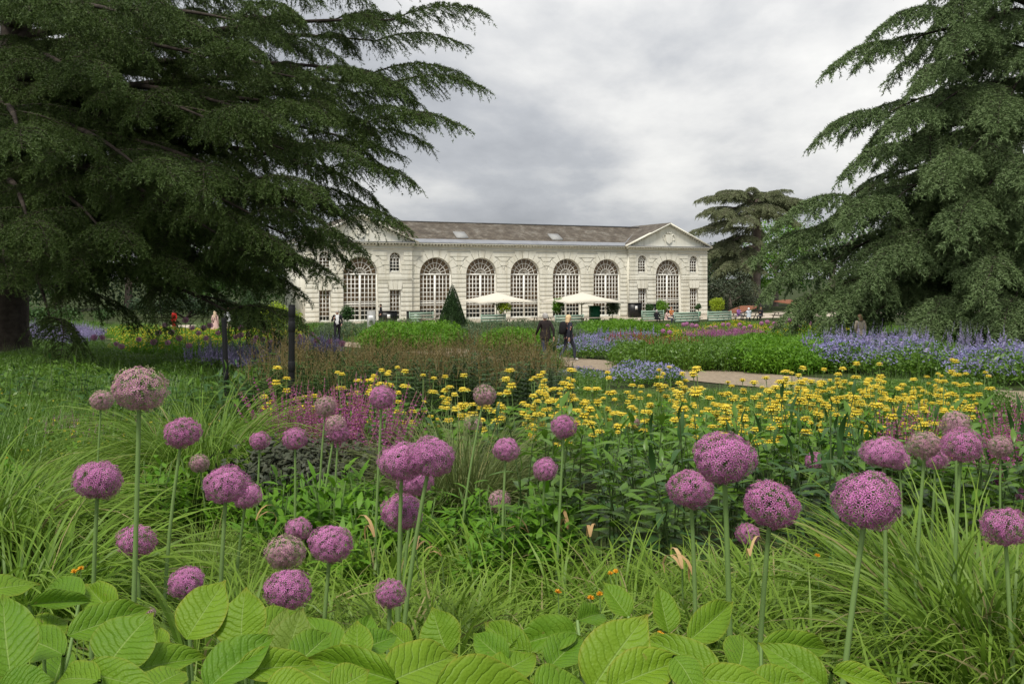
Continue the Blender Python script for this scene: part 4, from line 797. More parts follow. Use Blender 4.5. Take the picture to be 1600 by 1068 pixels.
def mound_mesh(name, r, h, n, size, leafm, nf=0, flower=None, fs=.02, spikes=0, spike_h=.3, spikem=None, grassy=0, blade=.4, flat=.8):
    """a patch of herbage: leaves through a low dome, thin stems, flowers or spikes above"""
    mb = MB(); a = rng.random(n)*2*PI; q = np.sqrt(rng.random(n))*r; top = h*(1-flat*.55*(q/r)**2); z = top*(.15+.85*rng.random(n)**.55)
    p = np.stack([np.cos(a)*q, np.sin(a)*q, z], -1); nr = unit(rsphere(n)*.8+np.array([0, 0, .7])); u = unit(np.cross(nr, rsphere(n))); v = np.cross(nr, u); s_ = size*(.6+.8*rng.random(n))[:, None]
    mb.add(np.stack([p-u*s_, p-v*s_*.42, p+u*s_, p+v*s_*.42], 1).reshape(-1, 3), np.arange(n*4).reshape(-1, 4), 0, np.repeat(rng.random(n), 4), .3)
    if grassy:
        a = rng.random(grassy)*6.28; q = np.sqrt(rng.random(grassy))*r; base = np.stack([np.cos(a)*q, np.sin(a)*q, 0*q], -1); Pn, d, sd_ = arcs(base, rng.random(grassy)*6.28, np.radians(rng.uniform(55, 88, grassy)), blade*(.6+.6*rng.random(grassy)), rng.uniform(.3, 1.5, grassy), 5)
        mb.ribbons(Pn, sd_[:, None]*(size*.16*np.linspace(1, .1, 5))[None, :, None], 0)
    if nf:
        a = rng.random(nf)*6.28; q = np.sqrt(rng.random(nf))*r; z = h*(1-flat*.5*(q/r)**2)*(.86+.26*rng.random(nf)); p = np.stack([np.cos(a)*q, np.sin(a)*q, z], -1)
        for i in range(5):
            th = i*2*PI/5+rng.random(nf); nr = unit(rsphere(nf)*.55+np.array([0, -.2, .6])); u = unit(np.cross(nr, np.array([1., 0, 0]))); v = np.cross(nr, u); dr = u*np.cos(th)[:, None]+v*np.sin(th)[:, None]; sd_ = np.cross(nr, dr)
            mb.add(np.stack([p, p+dr*fs*.6-sd_*fs*.45, p+dr*fs*1.1, p+dr*fs*.6+sd_*fs*.45], 1).reshape(-1, 3), np.arange(nf*4).reshape(-1, 4), 1, np.repeat(rng.random(nf), 4), .5)
    if spikes:
        a = rng.random(spikes)*6.28; q = np.sqrt(rng.random(spikes))*r
        for i in range(spikes):
            b0 = np.array([math.cos(a[i])*q[i], math.sin(a[i])*q[i], h*.75]); ln = rng.normal(size=2)*.16; hh = spike_h*(.6+.7*rng.random()); m_ = 34; t = np.linspace(.25, 1, m_); c = b0+np.stack([ln[0]*t*hh, ln[1]*t*hh, t*hh], -1); d = unit(rsphere(m_)*np.array([1, 1, .35])+np.array([0, 0, .3])); rr = (.034*(1.15-t))[:, None]*fs/.02; sd_ = unit(np.cross(d, rsphere(m_)))
            mb.tris(c-sd_*rr*.5, c+sd_*rr*.5, c+d*rr*1.7, 2, None); mb.ribbons(np.stack([b0-np.array([0, 0, h*.4]), c[-1]])[None], np.array([[[.004, 0, 0], [.002, 0, 0]]]), 0)
    return mb.build(name, [leafm, flower or leafm, spikem or leafm])

# ------------------------------------------------------------ far and middle drifts, behind the path and on the left
gre = [mound_mesh('geranium_patch', .8, .62, 900, .045, M['leaf_mid'], 200, M['blue'], .028, 3, .4, M['lilac']) for _ in range(2)]
gre_s = [mound_mesh('geranium_patch', .8, .6, 900, .045, M['leaf_mid'], 210, M['blue'], .030) for _ in range(2)]
bri = [mound_mesh('herb_patch', .9, .8, 1300, .055, M['leaf_bright'], grassy=120, blade=.9) for _ in range(2)]
mid = [mound_mesh('herb_patch', .9, .75, 1300, .05, M['leaf_mid'], grassy=120, blade=.9) for _ in range(2)]
dul = [mound_mesh('herb_patch', .9, .7, 1200, .045, M['leaf_grey'], grassy=160, blade=.9) for _ in range(2)]
redp = [mound_mesh('red_patch', .8, .75, 1000, .045, M['leaf_mid'], 0, None, .02, 26, .3, M['red']) for _ in range(2)]
yel = [mound_mesh('yellow_patch', .9, .6, 1100, .045, M['leaf_bright'], 110, M['yellow'], .026) for _ in range(2)]
lav = [mound_mesh('catmint_patch', .8, .55, 800, .04, M['leaf_grey'], 0, None, .024, 90, .45, M['lilac']) for _ in range(2)]
bspk = [mound_mesh('spire_patch', .6, .55, 600, .045, M['leaf_grey'], 0, None, .028, 12, .85, M['lilac']) for _ in range(2)]
pinkp = [mound_mesh('pink_patch', .8, .55, 800, .045, M['leaf_mid'], 0, None, .02, 30, .4, M['salvia']) for _ in range(2)]
meadow = [mound_mesh('meadow_patch', .9, .42, 700, .035, M['leaf_mid'], 14, M['yellow'], .016, grassy=420, blade=.62) for _ in range(3)]
shorty = [mound_mesh('turf_patch', 1.0, .2, 700, .04, M['leaf_mid'], grassy=500, blade=.3) for _ in range(2)]
midf = [mound_mesh('herb_patch', .9, .7, 2600, .026, M['leaf_mid'], grassy=240, blade=.85) for _ in range(2)]
drift('geranium_drift', 'drift of blue geraniums beyond the path beside the blonde woman', 'flowers', gre, [(34, (898, 1012), (33.5, 46))], 'patch')
drift('geranium_drift', 'small clump of blue geraniums on the near edge of the path', 'flowers', gre_s, [(7, (905, 1040), (19.6, 22.5))], 'patch', .6, .8)
drift('geranium_drift', 'wide drift of blue geraniums beyond the path before the right cedar', 'flowers', gre, [(36, (1285, 1440), (24, 34))], 'patch', 1.0, 1.45)
drift('geranium_drift', 'blue geranium drift spilling to the right edge beside the path', 'flowers', gre, [(28, (1480, 1680), (20.5, 28))], 'patch', .9, 1.35)
drift('spire_flowers', 'tall pale blue flower spires at the foot of the right cedar', 'flowers', bspk, [(4, (1390, 1450), (31, 35)), (3, (1480, 1510), (31, 35)), (2, (1330, 1380), (28, 31))], 'patch', .8, 1.1)
drift('green_herbage', 'bright green herbage mound beyond the path left of the blue drift', 'plants', bri, [(46, (1165, 1300), (24.5, 38)), (16, (1300, 1480), (34, 42))], 'patch', .9, 1.2)
drift('green_herbage', 'mid green herbage along the far side of the path', 'plants', mid, [(60, (985, 1190), (25.5, 40)), (20, (1420, 1520), (22, 30))], 'patch', .8, 1.1)
drift('red_flowers', 'red flower patch beyond the path among green herbage', 'flowers', redp, [(9, (950, 1010), (35, 38)), (5, (1030, 1085), (32, 36))], 'patch', .9, 1.1)
drift('green_herbage', 'bright grassy mound behind the blue geraniums near the terrace', 'plants', bri, [(26, (920, 1020), (48, 56))], 'patch', 1.2, 1.6)
drift('meadow', 'yellow flecked green border before the terrace on the right', 'flowers', yel, [(44, (1020, 1320), (46, 66))], 'patch', 1, 1.4)
drift('pink_flowers', 'hazy pink flower patch before the terrace on the right', 'flowers', pinkp, [(14, (1090, 1190), (40, 50)), (10, (600, 650), (56, 62))], 'patch', .9, 1.2)
drift('green_herbage', 'bright green leafy mound left of the yew cone', 'plants', bri, [(26, (598, 690), (40, 48))], 'patch', 1.25, 1.6)
drift('green_herbage', 'bright green leafy mound right of the yew cone', 'plants', bri, [(12, (785, 835), (36, 44))], 'patch', 1.1, 1.4)
drift('border_grass', 'dull green grasses in the far border either side of the yew cone', 'plants', dul, [(46, (680, 905), (38, 64)), (20, (520, 640), (52, 66))], 'patch', 1.1, 1.5)
drift('yellow_flowers', 'yellow flower drift behind the purple balls on the left', 'flowers', yel, [(60, (190, 460), (34, 56)), (12, (535, 640), (54, 64))], 'patch', 1, 1.3)
drift('lavender_flowers', 'lilac flower haze at left edge under the cedar', 'flowers', lav, [(22, (0, 150), (36, 48))], 'patch', 1, 1.3)
drift('lavender_flowers', 'lilac flower spikes right of the tall black standpipe', 'flowers', lav, [(9, (455, 505), (27, 34)), (3, (400, 430), (19, 23)), (2, (350, 375), (20, 23))], 'patch', .9, 1.2)
drift('green_herbage', 'shaded green herbage under the left cedar', 'plants', midf, [(76, (-80, 440), (14, 27)), (20, (-100, 260), (28, 38))], 'patch', .7, 1.05)
drift('meadow_herbage', 'grassy herbage in front of the black standpipes', 'plants', meadow, [(46, (-60, 430), (8.5, 14)), (20, (400, 900), (16, 30))], 'patch', .8, 1.2)
drift('short_turf', 'short turf between the far borders', 'grass', shorty, [(60, (430, 900), (46, 76)), (40, (900, 1400), (60, 80)), (30, (-50, 430), (50, 80)), (26, (1200, 1700), (38, 60))], 'patch', 1.2, 2.0)
drift('path_edge_herbage', 'green herbage hiding the path behind the yellow flowers at right', 'plants', midf, [(26, (1260, 1520), (13.2, 15.2))], 'patch', .6, .85)
drift('low_herbage', 'low green herbage between the yellow flowers and the path', 'plants', meadow, [(40, (880, 1270), (10, 16.8))], 'patch', .42, .62)
drift('path_edge_grass', 'rough green grass along the near edge of the path', 'grass', meadow, [(34, (1000, 1560), (10, 13)), (10, (1500, 1700), (8.5, 10.5))], 'patch', .5, .75)

# ------------------------------------------------------------ dark whorled perennials with rusty spikes
def whorl_plant():
    root = empty('whorled_perennial')
    for i in range(7):
        a = random.random()*6.28; q = .30*math.sqrt(random.random()); h = random.uniform(.70, .98); st = link('stem', stem_mesh('stem', h, .007, M['stem_dark'], .05), root, (math.cos(a)*q, math.sin(a)*q, 0))
        mb = MB(); n = 7*13; lv = np.repeat(np.linspace(.12, .92, 13), 7); az = np.tile(np.arange(7)*2*PI/7, 13)+lv*40; base = np.stack([0*lv, 0*lv, lv*h], -1); Ln = (.12*(1.15-lv*.6))*(.8+.4*rng.random(n)); Pn, d, sd_ = arcs(base, az, np.full(n, .45), Ln, np.full(n, 1.0), 4); mb.ribbons(Pn, sd_[:, None]*(np.array([.3, 1, .8, .05])*.014)[None, :, None], 0); link('foliage', mb.build('foliage', M['leaf_whorl']), st)
        mb = MB()
        for s_ in range(3):
            m_ = 22; t = np.linspace(0, 1, m_); ln = rng.normal(size=2)*(.12 if s_ else .03); hh = .34 if s_ == 0 else .2; c = np.array([0, 0, h*.96])+np.stack([ln[0]*t, ln[1]*t, t*hh], -1); d = unit(rsphere(m_)+np.array([0, 0, .5])); sd_ = unit(np.cross(d, rsphere(m_))); mb.tris(c-sd_*.004, c+sd_*.004, c+d*.018, 0)
            mb.ribbons(np.stack([c[0], c[-1]])[None], np.array([[[.003, 0, 0], [.001, 0, 0]]]), 0)
        link('flower_spike', mb.build('flower_spike', M['rust']), st)
    return root
scatter([whorl_plant() for _ in range(3)], spots_px(88, (415, 885), (11.2, 15.5), .24)+spots_px(10, (390, 900), (10.4, 11.4), .5)+spots_px(14, (560, 860), (15.5, 18), .4), 'dark whorled perennial with rusty flower spikes in the hedge-like band before the path', 'plant', 'dark whorled perennials behind the yellow flowers')

# ------------------------------------------------------------ yellow whorl flowers
def yellow_whorl():
    mb = MB(); n = 16; a = np.arange(n)*2*PI/n+rng.random(n)*.2
    for lay, (rr, zz, ln) in enumerate(((.015, .000, .036), (.012, .014, .032))):
        base = np.stack([np.cos(a+lay*.2)*rr, np.sin(a+lay*.2)*rr, np.full(n, zz)], -1); Pn, d, sd_ = arcs(base, a+lay*.2, np.full(n, 1.15), ln*(.8+.4*rng.random(n)), np.full(n, 2.3), 5, 1.0); mb.ribbons(Pn, sd_[:, None]*(np.array([.3, .7, 1, .9, .4])*.008)[None, :, None], 0)
    d = rsphere(40); d[:, 2] = abs(d[:, 2])*.7; sd_ = unit(np.cross(d, rsphere(40))); p = d*.012; mb.tris(p-sd_*.004, p+sd_*.004, p+d*.012+np.array([0, 0, .004]), 1)
    aa = np.arange(6)*PI/3; mb.add([(math.cos(v)*.02, math.sin(v)*.02, -.004) for v in aa]+[(math.cos(v)*.014, math.sin(v)*.014, .018) for v in aa]+[(0, 0, .024)], [(i, (i+1) % 6, 6+(i+1) % 6, 6+i) for i in range(6)], 1)
    base = np.zeros((4, 3)); az = np.array([0, PI, PI/2, 3*PI/2])+.3; Pn, d, sd_ = arcs(base, az, np.full(4, .2), np.array([.09, .085, .05, .05]), np.full(4, .7), 5); mb.ribbons(Pn, sd_[:, None]*(np.array([.3, 1, .9, .5, .05])*.012)[None, :, None], 1)
    return mb.build('flower_whorl', [M['yellow'], M['calyx']])
whorls = [yellow_whorl() for _ in range(3)]
ph_leaf = [leaf_mesh('leaf', .23, .11, M['leaf_mid'], .25, .4, 7, .35, .004), leaf_mesh('leaf', .18, .075, M['leaf_bright'], .35, .55, 7, .35, .004)]; ph_small = leaf_mesh('leaf', .085, .03, M['leaf_bright'], .3, .3, 5)
def phlomis():
    root = empty('yellow_whorl_flower')
    for i in range(4):
        a = random.random()*6.28; q = .22*math.sqrt(random.random()); h = random.uniform(.58, .90); st = link('stem', stem_mesh('stem', h, .0055, M['stem'], .04), root, (math.cos(a)*q, math.sin(a)*q, 0)); top = Vector(st.data.vertices[len(st.data.vertices)-1].co)
        for f, s_ in ((1.0, .95), (.86, 1.25)):
            if f < .9 and random.random() < .3: continue
            link('flower_whorl', random.choice(whorls), st, (top.x*f*f, top.y*f*f, h*f), (0, 0, random.random()*6), (s_*random.uniform(.6, .98),)*2+(s_*random.uniform(.8, 1.35),))
        for f in (.48, .68): 
            aa = random.random()*6.28
            for k in (0, PI): put_leaf(ph_leaf[1], st, (top.x*f*f, top.y*f*f, h*f), aa+k, .5, .75)
    for i in range(7): aa = i*2.4; put_leaf(random.choice(ph_leaf), root, (math.cos(aa)*.07, math.sin(aa)*.07, .14+.34*random.random()), aa, random.uniform(.3, .9), random.uniform(.85, 1.25), random.uniform(-.4, .4))
    return root
scatter([phlomis() for _ in range(4)], spots_px(64, (850, 1500), (6.2, 9.4), .26)+spots_px(20, (1230, 1540), (8.6, 10.4), .24)+spots_px(17, (580, 880), (7.2, 9.2), .3)+spots_px(4, (430, 580), (8.2, 9.2), .3), 'upright plant with whorls of hooded yellow flowers in the yellow band', 'plant', 'yellow whorl flowers in the band before the path')

# ------------------------------------------------------------ leafy perennials without flowers
per_leaf = [leaf_mesh('leaf', .155, .046, M['leaf_mid'], .3, .45, 6), leaf_mesh('leaf', .14, .05, M['leaf_mid'], .2, .25, 6), leaf_mesh('leaf', .16, .042, M['leaf_dark'], .35, .6, 6)]
def leafy(dark=False):
    root = empty('leafy_perennial')
    for i in range(4):
        a = random.random()*6.28; q = .15*math.sqrt(random.random()); h = random.uniform(.5, .82); st = link('stem', stem_mesh('stem', h, .005, M['stem_dark'], .1), root, (math.cos(a)*q, math.sin(a)*q, 0)); top = Vector(st.data.vertices[len(st.data.vertices)-1].co); k = 10
        for j in range(k): f = .25+.75*j/(k-1); put_leaf(per_leaf[2 if dark and random.random() < .6 else random.randrange(2)], st, (top.x*f*f, top.y*f*f, h*f), j*2.4+a, .35+.75*(f > .92)+random.uniform(-.2, .3), random.uniform(.8, 1.2)*(1 if f < .9 else .7), random.uniform(-.3, .3))
    return root
pl = [leafy(), leafy(), leafy(True)]
sp_ = spots_px(34, (840, 1330), (4.5, 6.4), .2)+spots_px(18, (1300, 1620), (4.9, 6.6), .25)+spots_px(8, (560, 840), (6.2, 7.4), .25)
scatter(pl, sp_, 'leafy green perennial without flowers in front of the yellow band', 'plant', 'leafy perennials before the yellow flowers', .8, 1.1)
def low_leafy():
    root = empty('leafy_perennial'); mb = MB(); n = 260; a = rng.random(n)*6.28; rr = .17*np.sqrt(rng.random(n)); base = np.stack([np.cos(a)*rr, np.sin(a)*rr, .08+.42*rng.random(n)*(1-rr/.3)], -1)
    Pn, d, sd_ = arcs(base, rng.random(n)*6.28, rng.uniform(.1, 1.0, n), .10*(.6+.7*rng.random(n)), rng.uniform(.3, 1.2, n), 5); mb.ribbons(Pn, sd_[:, None]*(np.array([.25, .9, 1, .6, .05])*.014)[None, :, None]); link('foliage', mb.build('foliage', M['leaf_bright']), root)
    for i in range(5): aa = i*1.26; mb = MB(); mb.tube([(0, 0, 0), (math.cos(aa)*.08, math.sin(aa)*.08, .45)], [.004, .003], 4, 0, False); link('stem', mb.build('stem', M['stem']), root)
    return root
low = [low_leafy(), low_leafy(), low_leafy()]
scatter(low, spots_px(22, (380, 860), (4.0, 5.6), .2)+spots_px(14, (0, 420), (5.2, 7.5), .25), 'low leafy green plant filling between purple ball flowers on the left', 'plant', 'low leafy plants among the alliums', .8, 1.15)
lb_ = [leafy(True), leafy(True)]
scatter(lb_, spots_px(30, (-40, 420), (9.2, 13.5), .3), 'dark leafy perennial in the shaded left border before the cedar', 'plant', 'dark leafy perennials in the left border', 1.0, 1.35)
drift('pink_flowers', 'faint pink flower haze behind the small faded ball at left', 'flowers', pinkp, [(3, (70, 170), (9.0, 10.5))], 'patch', .45, .6)
# dusky plant cushions
def dusky():
    root = empty('dusky_perennial'); mb = MB(); leaf_cloud(mb, [(x_*.16, y_*.16, .26+.06*z) for x_, y_, z in rsphere(14)], [.16]*14, 1500, .022); link('foliage', mb.build('foliage', M['leaf_sedum']), root)
    for i in range(7): a = i*.9; mb = MB(); mb.tube([(0, 0, 0), (math.cos(a)*.1, math.sin(a)*.1, .3)], [.006, .004], 5); link('stem', mb.build('stem', M['stem_dark']), root)
    return root
scatter([dusky()], [((px-800)/FPX*d, d) for px, d in ((420, 6.0), (455, 5.8), (495, 5.9), (535, 6.1), (470, 6.3), (515, 6.4))], ['dusky dark-leaved cushion below the salvia spikes, '+v for v in ('leftmost in front', 'second from left in front', 'third from left in front', 'rightmost in front', 'left one of the two behind', 'right one of the two behind')], 'plant', 'dusky cushions below the salvia', 1.1, 1.4)
# salvia
def salvia():
    root = empty('salvia'); mb = MB(); leaf_cloud(mb, [(x_*.14, y_*.14, .25+.08*z) for x_, y_, z in rsphere(10)], [.13]*10, 500, .028); link('foliage', mb.build('foliage', M['leaf_mid']), root)
    for i in range(11):
        h = random.uniform(.5, .85); lx, ly = random.gauss(.12, .12), random.gauss(0, .12); m_ = 150; t = np.linspace(.40, 1, m_); c = np.stack([lx*t**1.5, ly*t**1.5, t*h], -1); lev = (np.arange(m_)//8)*8/m_*.60+.4; c[:, 2] = lev*h
        d = unit(rsphere(m_)*np.array([1, 1, .3])+np.array([0, 0, .25])); sd_ = unit(np.cross(d, rsphere(m_))); ln = (.022*(1.25-t))[:, None]; mb = MB(); mb.tris(c-sd_*.0065, c+sd_*.0065, c+d*ln*1.2, 0)
        st = MB(); tt = np.linspace(0, 1, 5); st.tube(np.stack([lx*tt**1.5, ly*tt**1.5, tt*h], -1), np.linspace(.004, .002, 5), 4, 0, False); so = link('stem', st.build('stem', M['ovary_red']), root); link('flower_spike', mb.build('flower_spike', M['salvia']), so)
    return root
sv = [salvia() for _ in range(3)]
scatter(sv, spots_px(22, (425, 545), (6.9, 8.2), .14)+spots_px(11, (520, 605), (6.2, 7.2), .14), 'pink purple salvia spikes around the foot of the tall black standpipe', 'plant', 'pink salvias on the left', .95, 1.2)
sv2 = [salvia() for _ in range(2)]
scatter(sv2, spots_px(9, (1535, 1650), (5.6, 7.4), .18)+spots_px(6, (1375, 1480), (6.4, 7.2), .2), 'muted pink salvia spikes near the right edge behind the purple balls', 'plant', 'pink salvias on the right', .85, 1.05)

# ------------------------------------------------------------ grasses
coarse = [tuft_mesh('grass_tuft', 95, .72, .012, M['grass'], .13) for _ in range(4)]
finet = [tuft_mesh('grass_tuft', 170, .62, .0055, M['grass_fine'], .14) for _ in range(3)]
mg = drift('meadow_grass', 'arching green grass filling the border between the purple ball flowers', 'grass', coarse, [(96, (250, 1150), (2.4, 4.3)), (40, (500, 950), (2.3, 3.4)), (84, (1080, 1750), (2.2, 4.6))], 'grass_tuft', .5, .86)
drift('meadow_grass', 'wispy green grass across the left border', 'grass', finet, [(44, (-80, 200), (4.8, 9)), (12, (300, 400), (4.2, 5)), (16, (400, 720), (4.2, 6)), (30, (1300, 1720), (4.6, 7.5))], 'grass_tuft', .5, .8)
def tussock(px, d, label, n, L, w, mat, rad_, s=1, el=(60, 89), droop=(1.4, 2.5)):
    root = empty('grass_tussock', G(px, d)); tag(root, label, 'grass tussock'); link('blades', tuft_mesh('blades', n, L, w, mat, rad_, el, droop, 10), root)['kind'] = 'stuff'
tussock(312, 6.9, 'big rounded fountain tussock of fine grass behind the tall pale flower ball', 2600, 1.45, .0065, M['grass_fine'], .32, el=(35, 86), droop=(1.6, 3.0))
tussock(20, 3.7, 'coarse arching grass tussock at the left edge above the broad leaves', 1200, 1.0, .010, M['grass'], .3, el=(35, 84), droop=(1.5, 2.9))
tussock(-40, 4.5, 'second arching tussock at the very left edge', 1000, 1.1, .009, M['grass'], .28)
tussock(70, 5.2, 'smaller green tussock behind the left tussock', 800, .7, .008, M['grass_fine'], .22)
tussock(725, 5.7, 'airy fine grass tussock behind the cluster of purple balls', 1500, 1.05, .005, M['grass_dull'], .2, el=(55, 89), droop=(.8, 2.2))
tussock(640, 6.4, 'pale fine grass tussock below the yellow flowers on the left', 900, .9, .005, M['grass_dull'], .18, droop=(.8, 2.0))
tussock(1500, 3.4, 'tall loose grass tussock at right below the biggest purple ball', 700, .95, .010, M['grass'], .24, el=(50, 89), droop=(.9, 2.2))
tussock(1590, 2.9, 'loose grass tussock in the lower right corner', 600, .85, .010, M['grass'], .22, el=(50, 89), droop=(.9, 2.2))

# ------------------------------------------------------------ alliums
def head_mesh(name, n, petal, ovary, fade=.0, r=1.0, plen=.14, pw=.032, layers=(.78, 1.0)):
    mb = MB(); i = np.arange(n); ph = i*2.399963+rng.normal(size=n)*.06; z = 1-2*(i+.5)/n; z = np.clip(z+rng.normal(size=n)*.02, -.97, 1); q = np.sqrt(1-z*z); D = np.stack([q*np.cos(ph), q*np.sin(ph), z], -1); lump = sum(.035*np.sin(D @ rsphere(1)[0]*k_+rng.random()*6) for k_ in (3, 5, 7)); rr = rng.uniform(*layers, n)*(1+lump); Pc = D*rr[:, None]; Pc[:, 2] *= .93
    keep = np.ones(n, bool)
    if fade: keep = rng.random(n) > np.clip(fade*(.55+.65*z), 0, .95)
    nr = unit(D+rsphere(n)*.35); u = unit(np.cross(nr, np.array([.2, .3, 1.]))); v = np.cross(nr, u); rn = rng.random(n)
    for k in range(6):
        th = k*PI/3+ph; dr = u*np.cos(th)[:, None]+v*np.sin(th)[:, None]; sd_ = np.cross(nr, dr); m_ = keep; L = plen*(.8+.4*rng.random(n))[:, None]
        a = Pc; b_ = Pc+dr*L*.5+nr*L*.12-sd_*pw*.5; c = Pc+dr*L+nr*L*.02; d = Pc+dr*L*.5+nr*L*.12+sd_*pw*.5
        V = np.stack([a, b_, c, d], 1)[m_].reshape(-1, 3); mm_ = int(m_.sum()); mb.add(V, np.arange(mm_*4).reshape(-1, 4), 0, np.repeat(np.clip(rn[m_]*.7+.3*rng.random(mm_), 0, 1), 4), np.tile([0, .5, 1, .5], mm_))
    s_ = .026*(1+.5*fade); ov = Pc+nr*.02; T = np.array([[1, 0, 0], [-.5, .87, 0], [-.5, -.87, 0], [0, 0, 1.2]])*s_
    V = (ov[:, None]+T[None, :, 0:1]*u[:, None]+T[None, :, 1:2]*v[:, None]+T[None, :, 2:3]*nr[:, None]).reshape(-1, 3); b0 = np.arange(n)[:, None]*4
    mb.add(V, np.concatenate([b0+np.array([0, 1, 3]), b0+np.array([1, 2, 3]), b0+np.array([2, 0, 3])]), 1, np.repeat(rng.random(n), 4), .5)
    sd_ = unit(np.cross(D, rsphere(n)))*.009; Pn = np.stack([D*.06, Pc*.98], 1); mb.ribbons(Pn, np.stack([sd_, sd_], 1), 2)
    st = Pc[keep]; m_ = len(st); dv = unit(D[keep]+rsphere(m_)*.6); sd2 = unit(np.cross(dv, rsphere(m_)))*.006; mb.tris(st-sd2, st+sd2, st+dv*.11, 0, 1.0, (.6, .6, 1))
    return mb.build(name, [petal, ovary, M['stem']])
heads = {'f': [head_mesh('flower_head', 620, M['petal'], M['ovary']) for _ in range(3)], 'm': [head_mesh('flower_head', 600, M['petal'], M['ovary_red'], .28) for _ in range(2)], 'p': [head_mesh('flower_head', 600, M['petal_pale'], M['ovary_green'], .45) for _ in range(2)],
         'g': [head_mesh('flower_head', 330, M['petal_pale'], M['ovary_green'], .95)], 's': [head_mesh('flower_head', 150, M['petal'], M['ovary'], 0, plen=.2, pw=.07)]}
def allium(px, py, w, kind, label, lean=0, D=None, d=None, group=None, aspect=.9):
    D = D or (.162 if w >= 60 else .135); d = d or FPX*D/w; c = P(px, py, d); b_ = c+Vector((lean*d/FPX, random.uniform(-.05, .05), 0)); b_.z = ground(b_.y); root = empty('allium', b_); tag(root, label, 'flower', group); top = c-b_; r = w/2*d/FPX
    mb = MB(); t = np.linspace(0, 1, 8); q = np.stack([top.x*t**1.6, top.y*t, top.z*t], -1); q[:, 0] += np.sin(t*PI)*random.uniform(-.012, .012); sr = .0062 if w > 25 else .008; mb.tube(q, np.linspace(sr*1.25, sr*.85, 8)*(w > 50 and 1.12 or 1), 7, 0, False); link('stem', mb.build('stem', M['stem'], True), root)
    link('flower_head', random.choice(heads[kind]), root, top, (random.uniform(-.25, .25), random.uniform(-.2, .2), random.random()*6.28), (r*.93, r*.93, r*aspect))
for row in [(218, 607, 92, 'p', 'largest pale pink flower ball faded green on top, highest on the left', -12), (158, 625, 38, 'p', 'small faded ball left of the tall pale flower ball', -8), (285, 676, 64, 'm', 'pink purple ball right below the tall pale ball', -25), (311, 723, 33, 'p', 'small faded ball just above the overlapping pair on the left', 12), (153, 750, 79, 'f', 'vivid purple ball with dark centre at far left', -12), (213, 845, 66, 'm', 'pinkish ball low on the left in front of the tall pale stem', 6),
            (354, 757, 78, 'f', 'larger ball of the overlapping pair on the left', -6), (386, 774, 50, 'f', 'smaller ball half hidden at right of the overlapping left pair', -22), (291, 909, 62, 'f', 'purple ball peeping over the broad leaves at lower left', 4), (406, 688, 35, 'm', 'small pink ball left of the salvia spikes', -6), (461, 685, 42, 'm', 'pink ball in front of the dusky cushion plants', 0), (509, 634, 37, 'p', 'pale ball among salvia spikes, highest there', -14),
            (525, 664, 38, 'p', 'faded ball in front of the salvia spikes', -30), (529, 676, 38, 'm', 'pink ball behind the faded one before the salvia', -10), (597, 620, 45, 'm', 'dusky pink ball standing before the yellow flowers at left', -14), (757, 617, 39, 'p', 'dusky pink ball against the yellow flowers, left of centre', -40), (739, 660, 31, 'g', 'small green seedy ball with a leaning stem', -30), (628, 722, 80, 'f', 'left ball of the crowded purple cluster at centre left', -6),
            (673, 714, 82, 'f', 'right and biggest ball of the crowded cluster at centre left', -50), (648, 752, 62, 'f', 'ball tucked between the upper pair of the crowded cluster', -18), (629, 799, 76, 'm', 'lowest ball of the crowded cluster at centre left', -10), (791, 702, 45, 'f', 'purple ball right of the airy tussock', -4), (852, 733, 43, 'f', 'purple ball beside the thick pale stem at centre', -6), (881, 666, 45, 'm', 'dark pink ball on a thick pale stem at centre', -14),
            (780, 782, 39, 'p', 'dull pink ball low at centre before the leafy plants', 2), (989, 660, 23, 'p', 'tiny pink ball at the edge of the yellow band', 0), (610, 927, 53, 'm', 'small reddish purple ball just above the broad leaves at centre', -6), (517, 849, 76, 'f', 'round purple ball with dark centre at lower left centre', -18), (466, 826, 45, 'm', 'purple ball at the back of the lower left group', -10), (445, 862, 68, 'p', 'dull pink ball stacked above the vivid purple one', 0),
            (450, 920, 81, 'f', 'vivid purple ball resting on the broad leaves', 0), (418, 842, 30, 'g', 'dry green seed ball behind the lower left group', -10), (1131, 716, 106, 'f', 'biggest purple ball of the right group, topmost', 14), (1079, 763, 80, 'm', 'pinkish ball left of the biggest right ball', 6), (1205, 787, 97, 'm', 'pink ball right of the biggest ball, a bit flattened', -28), (1355, 782, 112, 'f', 'large round purple ball standing alone at right', -70),
            (1273, 720, 34, 'm', 'small pink ball between the big right balls', -30), (1168, 834, 41, 'm', 'small pink ball below the right group', 0), (1380, 707, 76, 'f', 'flattened vivid purple ball right of centre background', 0), (1404, 718, 38, 'f', 'ball half hidden behind the flattened purple ball', 4), (1446, 694, 56, 'p', 'ball faded green in the middle at right', -20), (1462, 713, 46, 'm', 'pink ball behind the green faded ball at right', -10), (1503, 694, 70, 'm', 'wide pink ball before the right salvia spikes', -14),
            (1493, 662, 50, 'p', 'dull pink ball above the wide pink ball at right', 0), (1570, 822, 78, 'm', 'purple ball cut by the right edge', 10), (1600, 897, 40, 'f', 'ball low at the right edge below another', 0), (1606, 775, 36, 'f', 'sliver of a ball high at the right edge', 0), (1563, 697, 40, 'p', 'faint pink ball among the right salvia spikes', 0), (234, 957, 20, 'p', 'scrap of a pink ball between broad leaves at lower left', 0)]:
    allium(*row, aspect=.66 if row[0] == 1380 else (.82 if row[2] > 55 else .92), d=2.25 if row[0] == 234 else (2.55 if row[0] in (291, 610) else None))
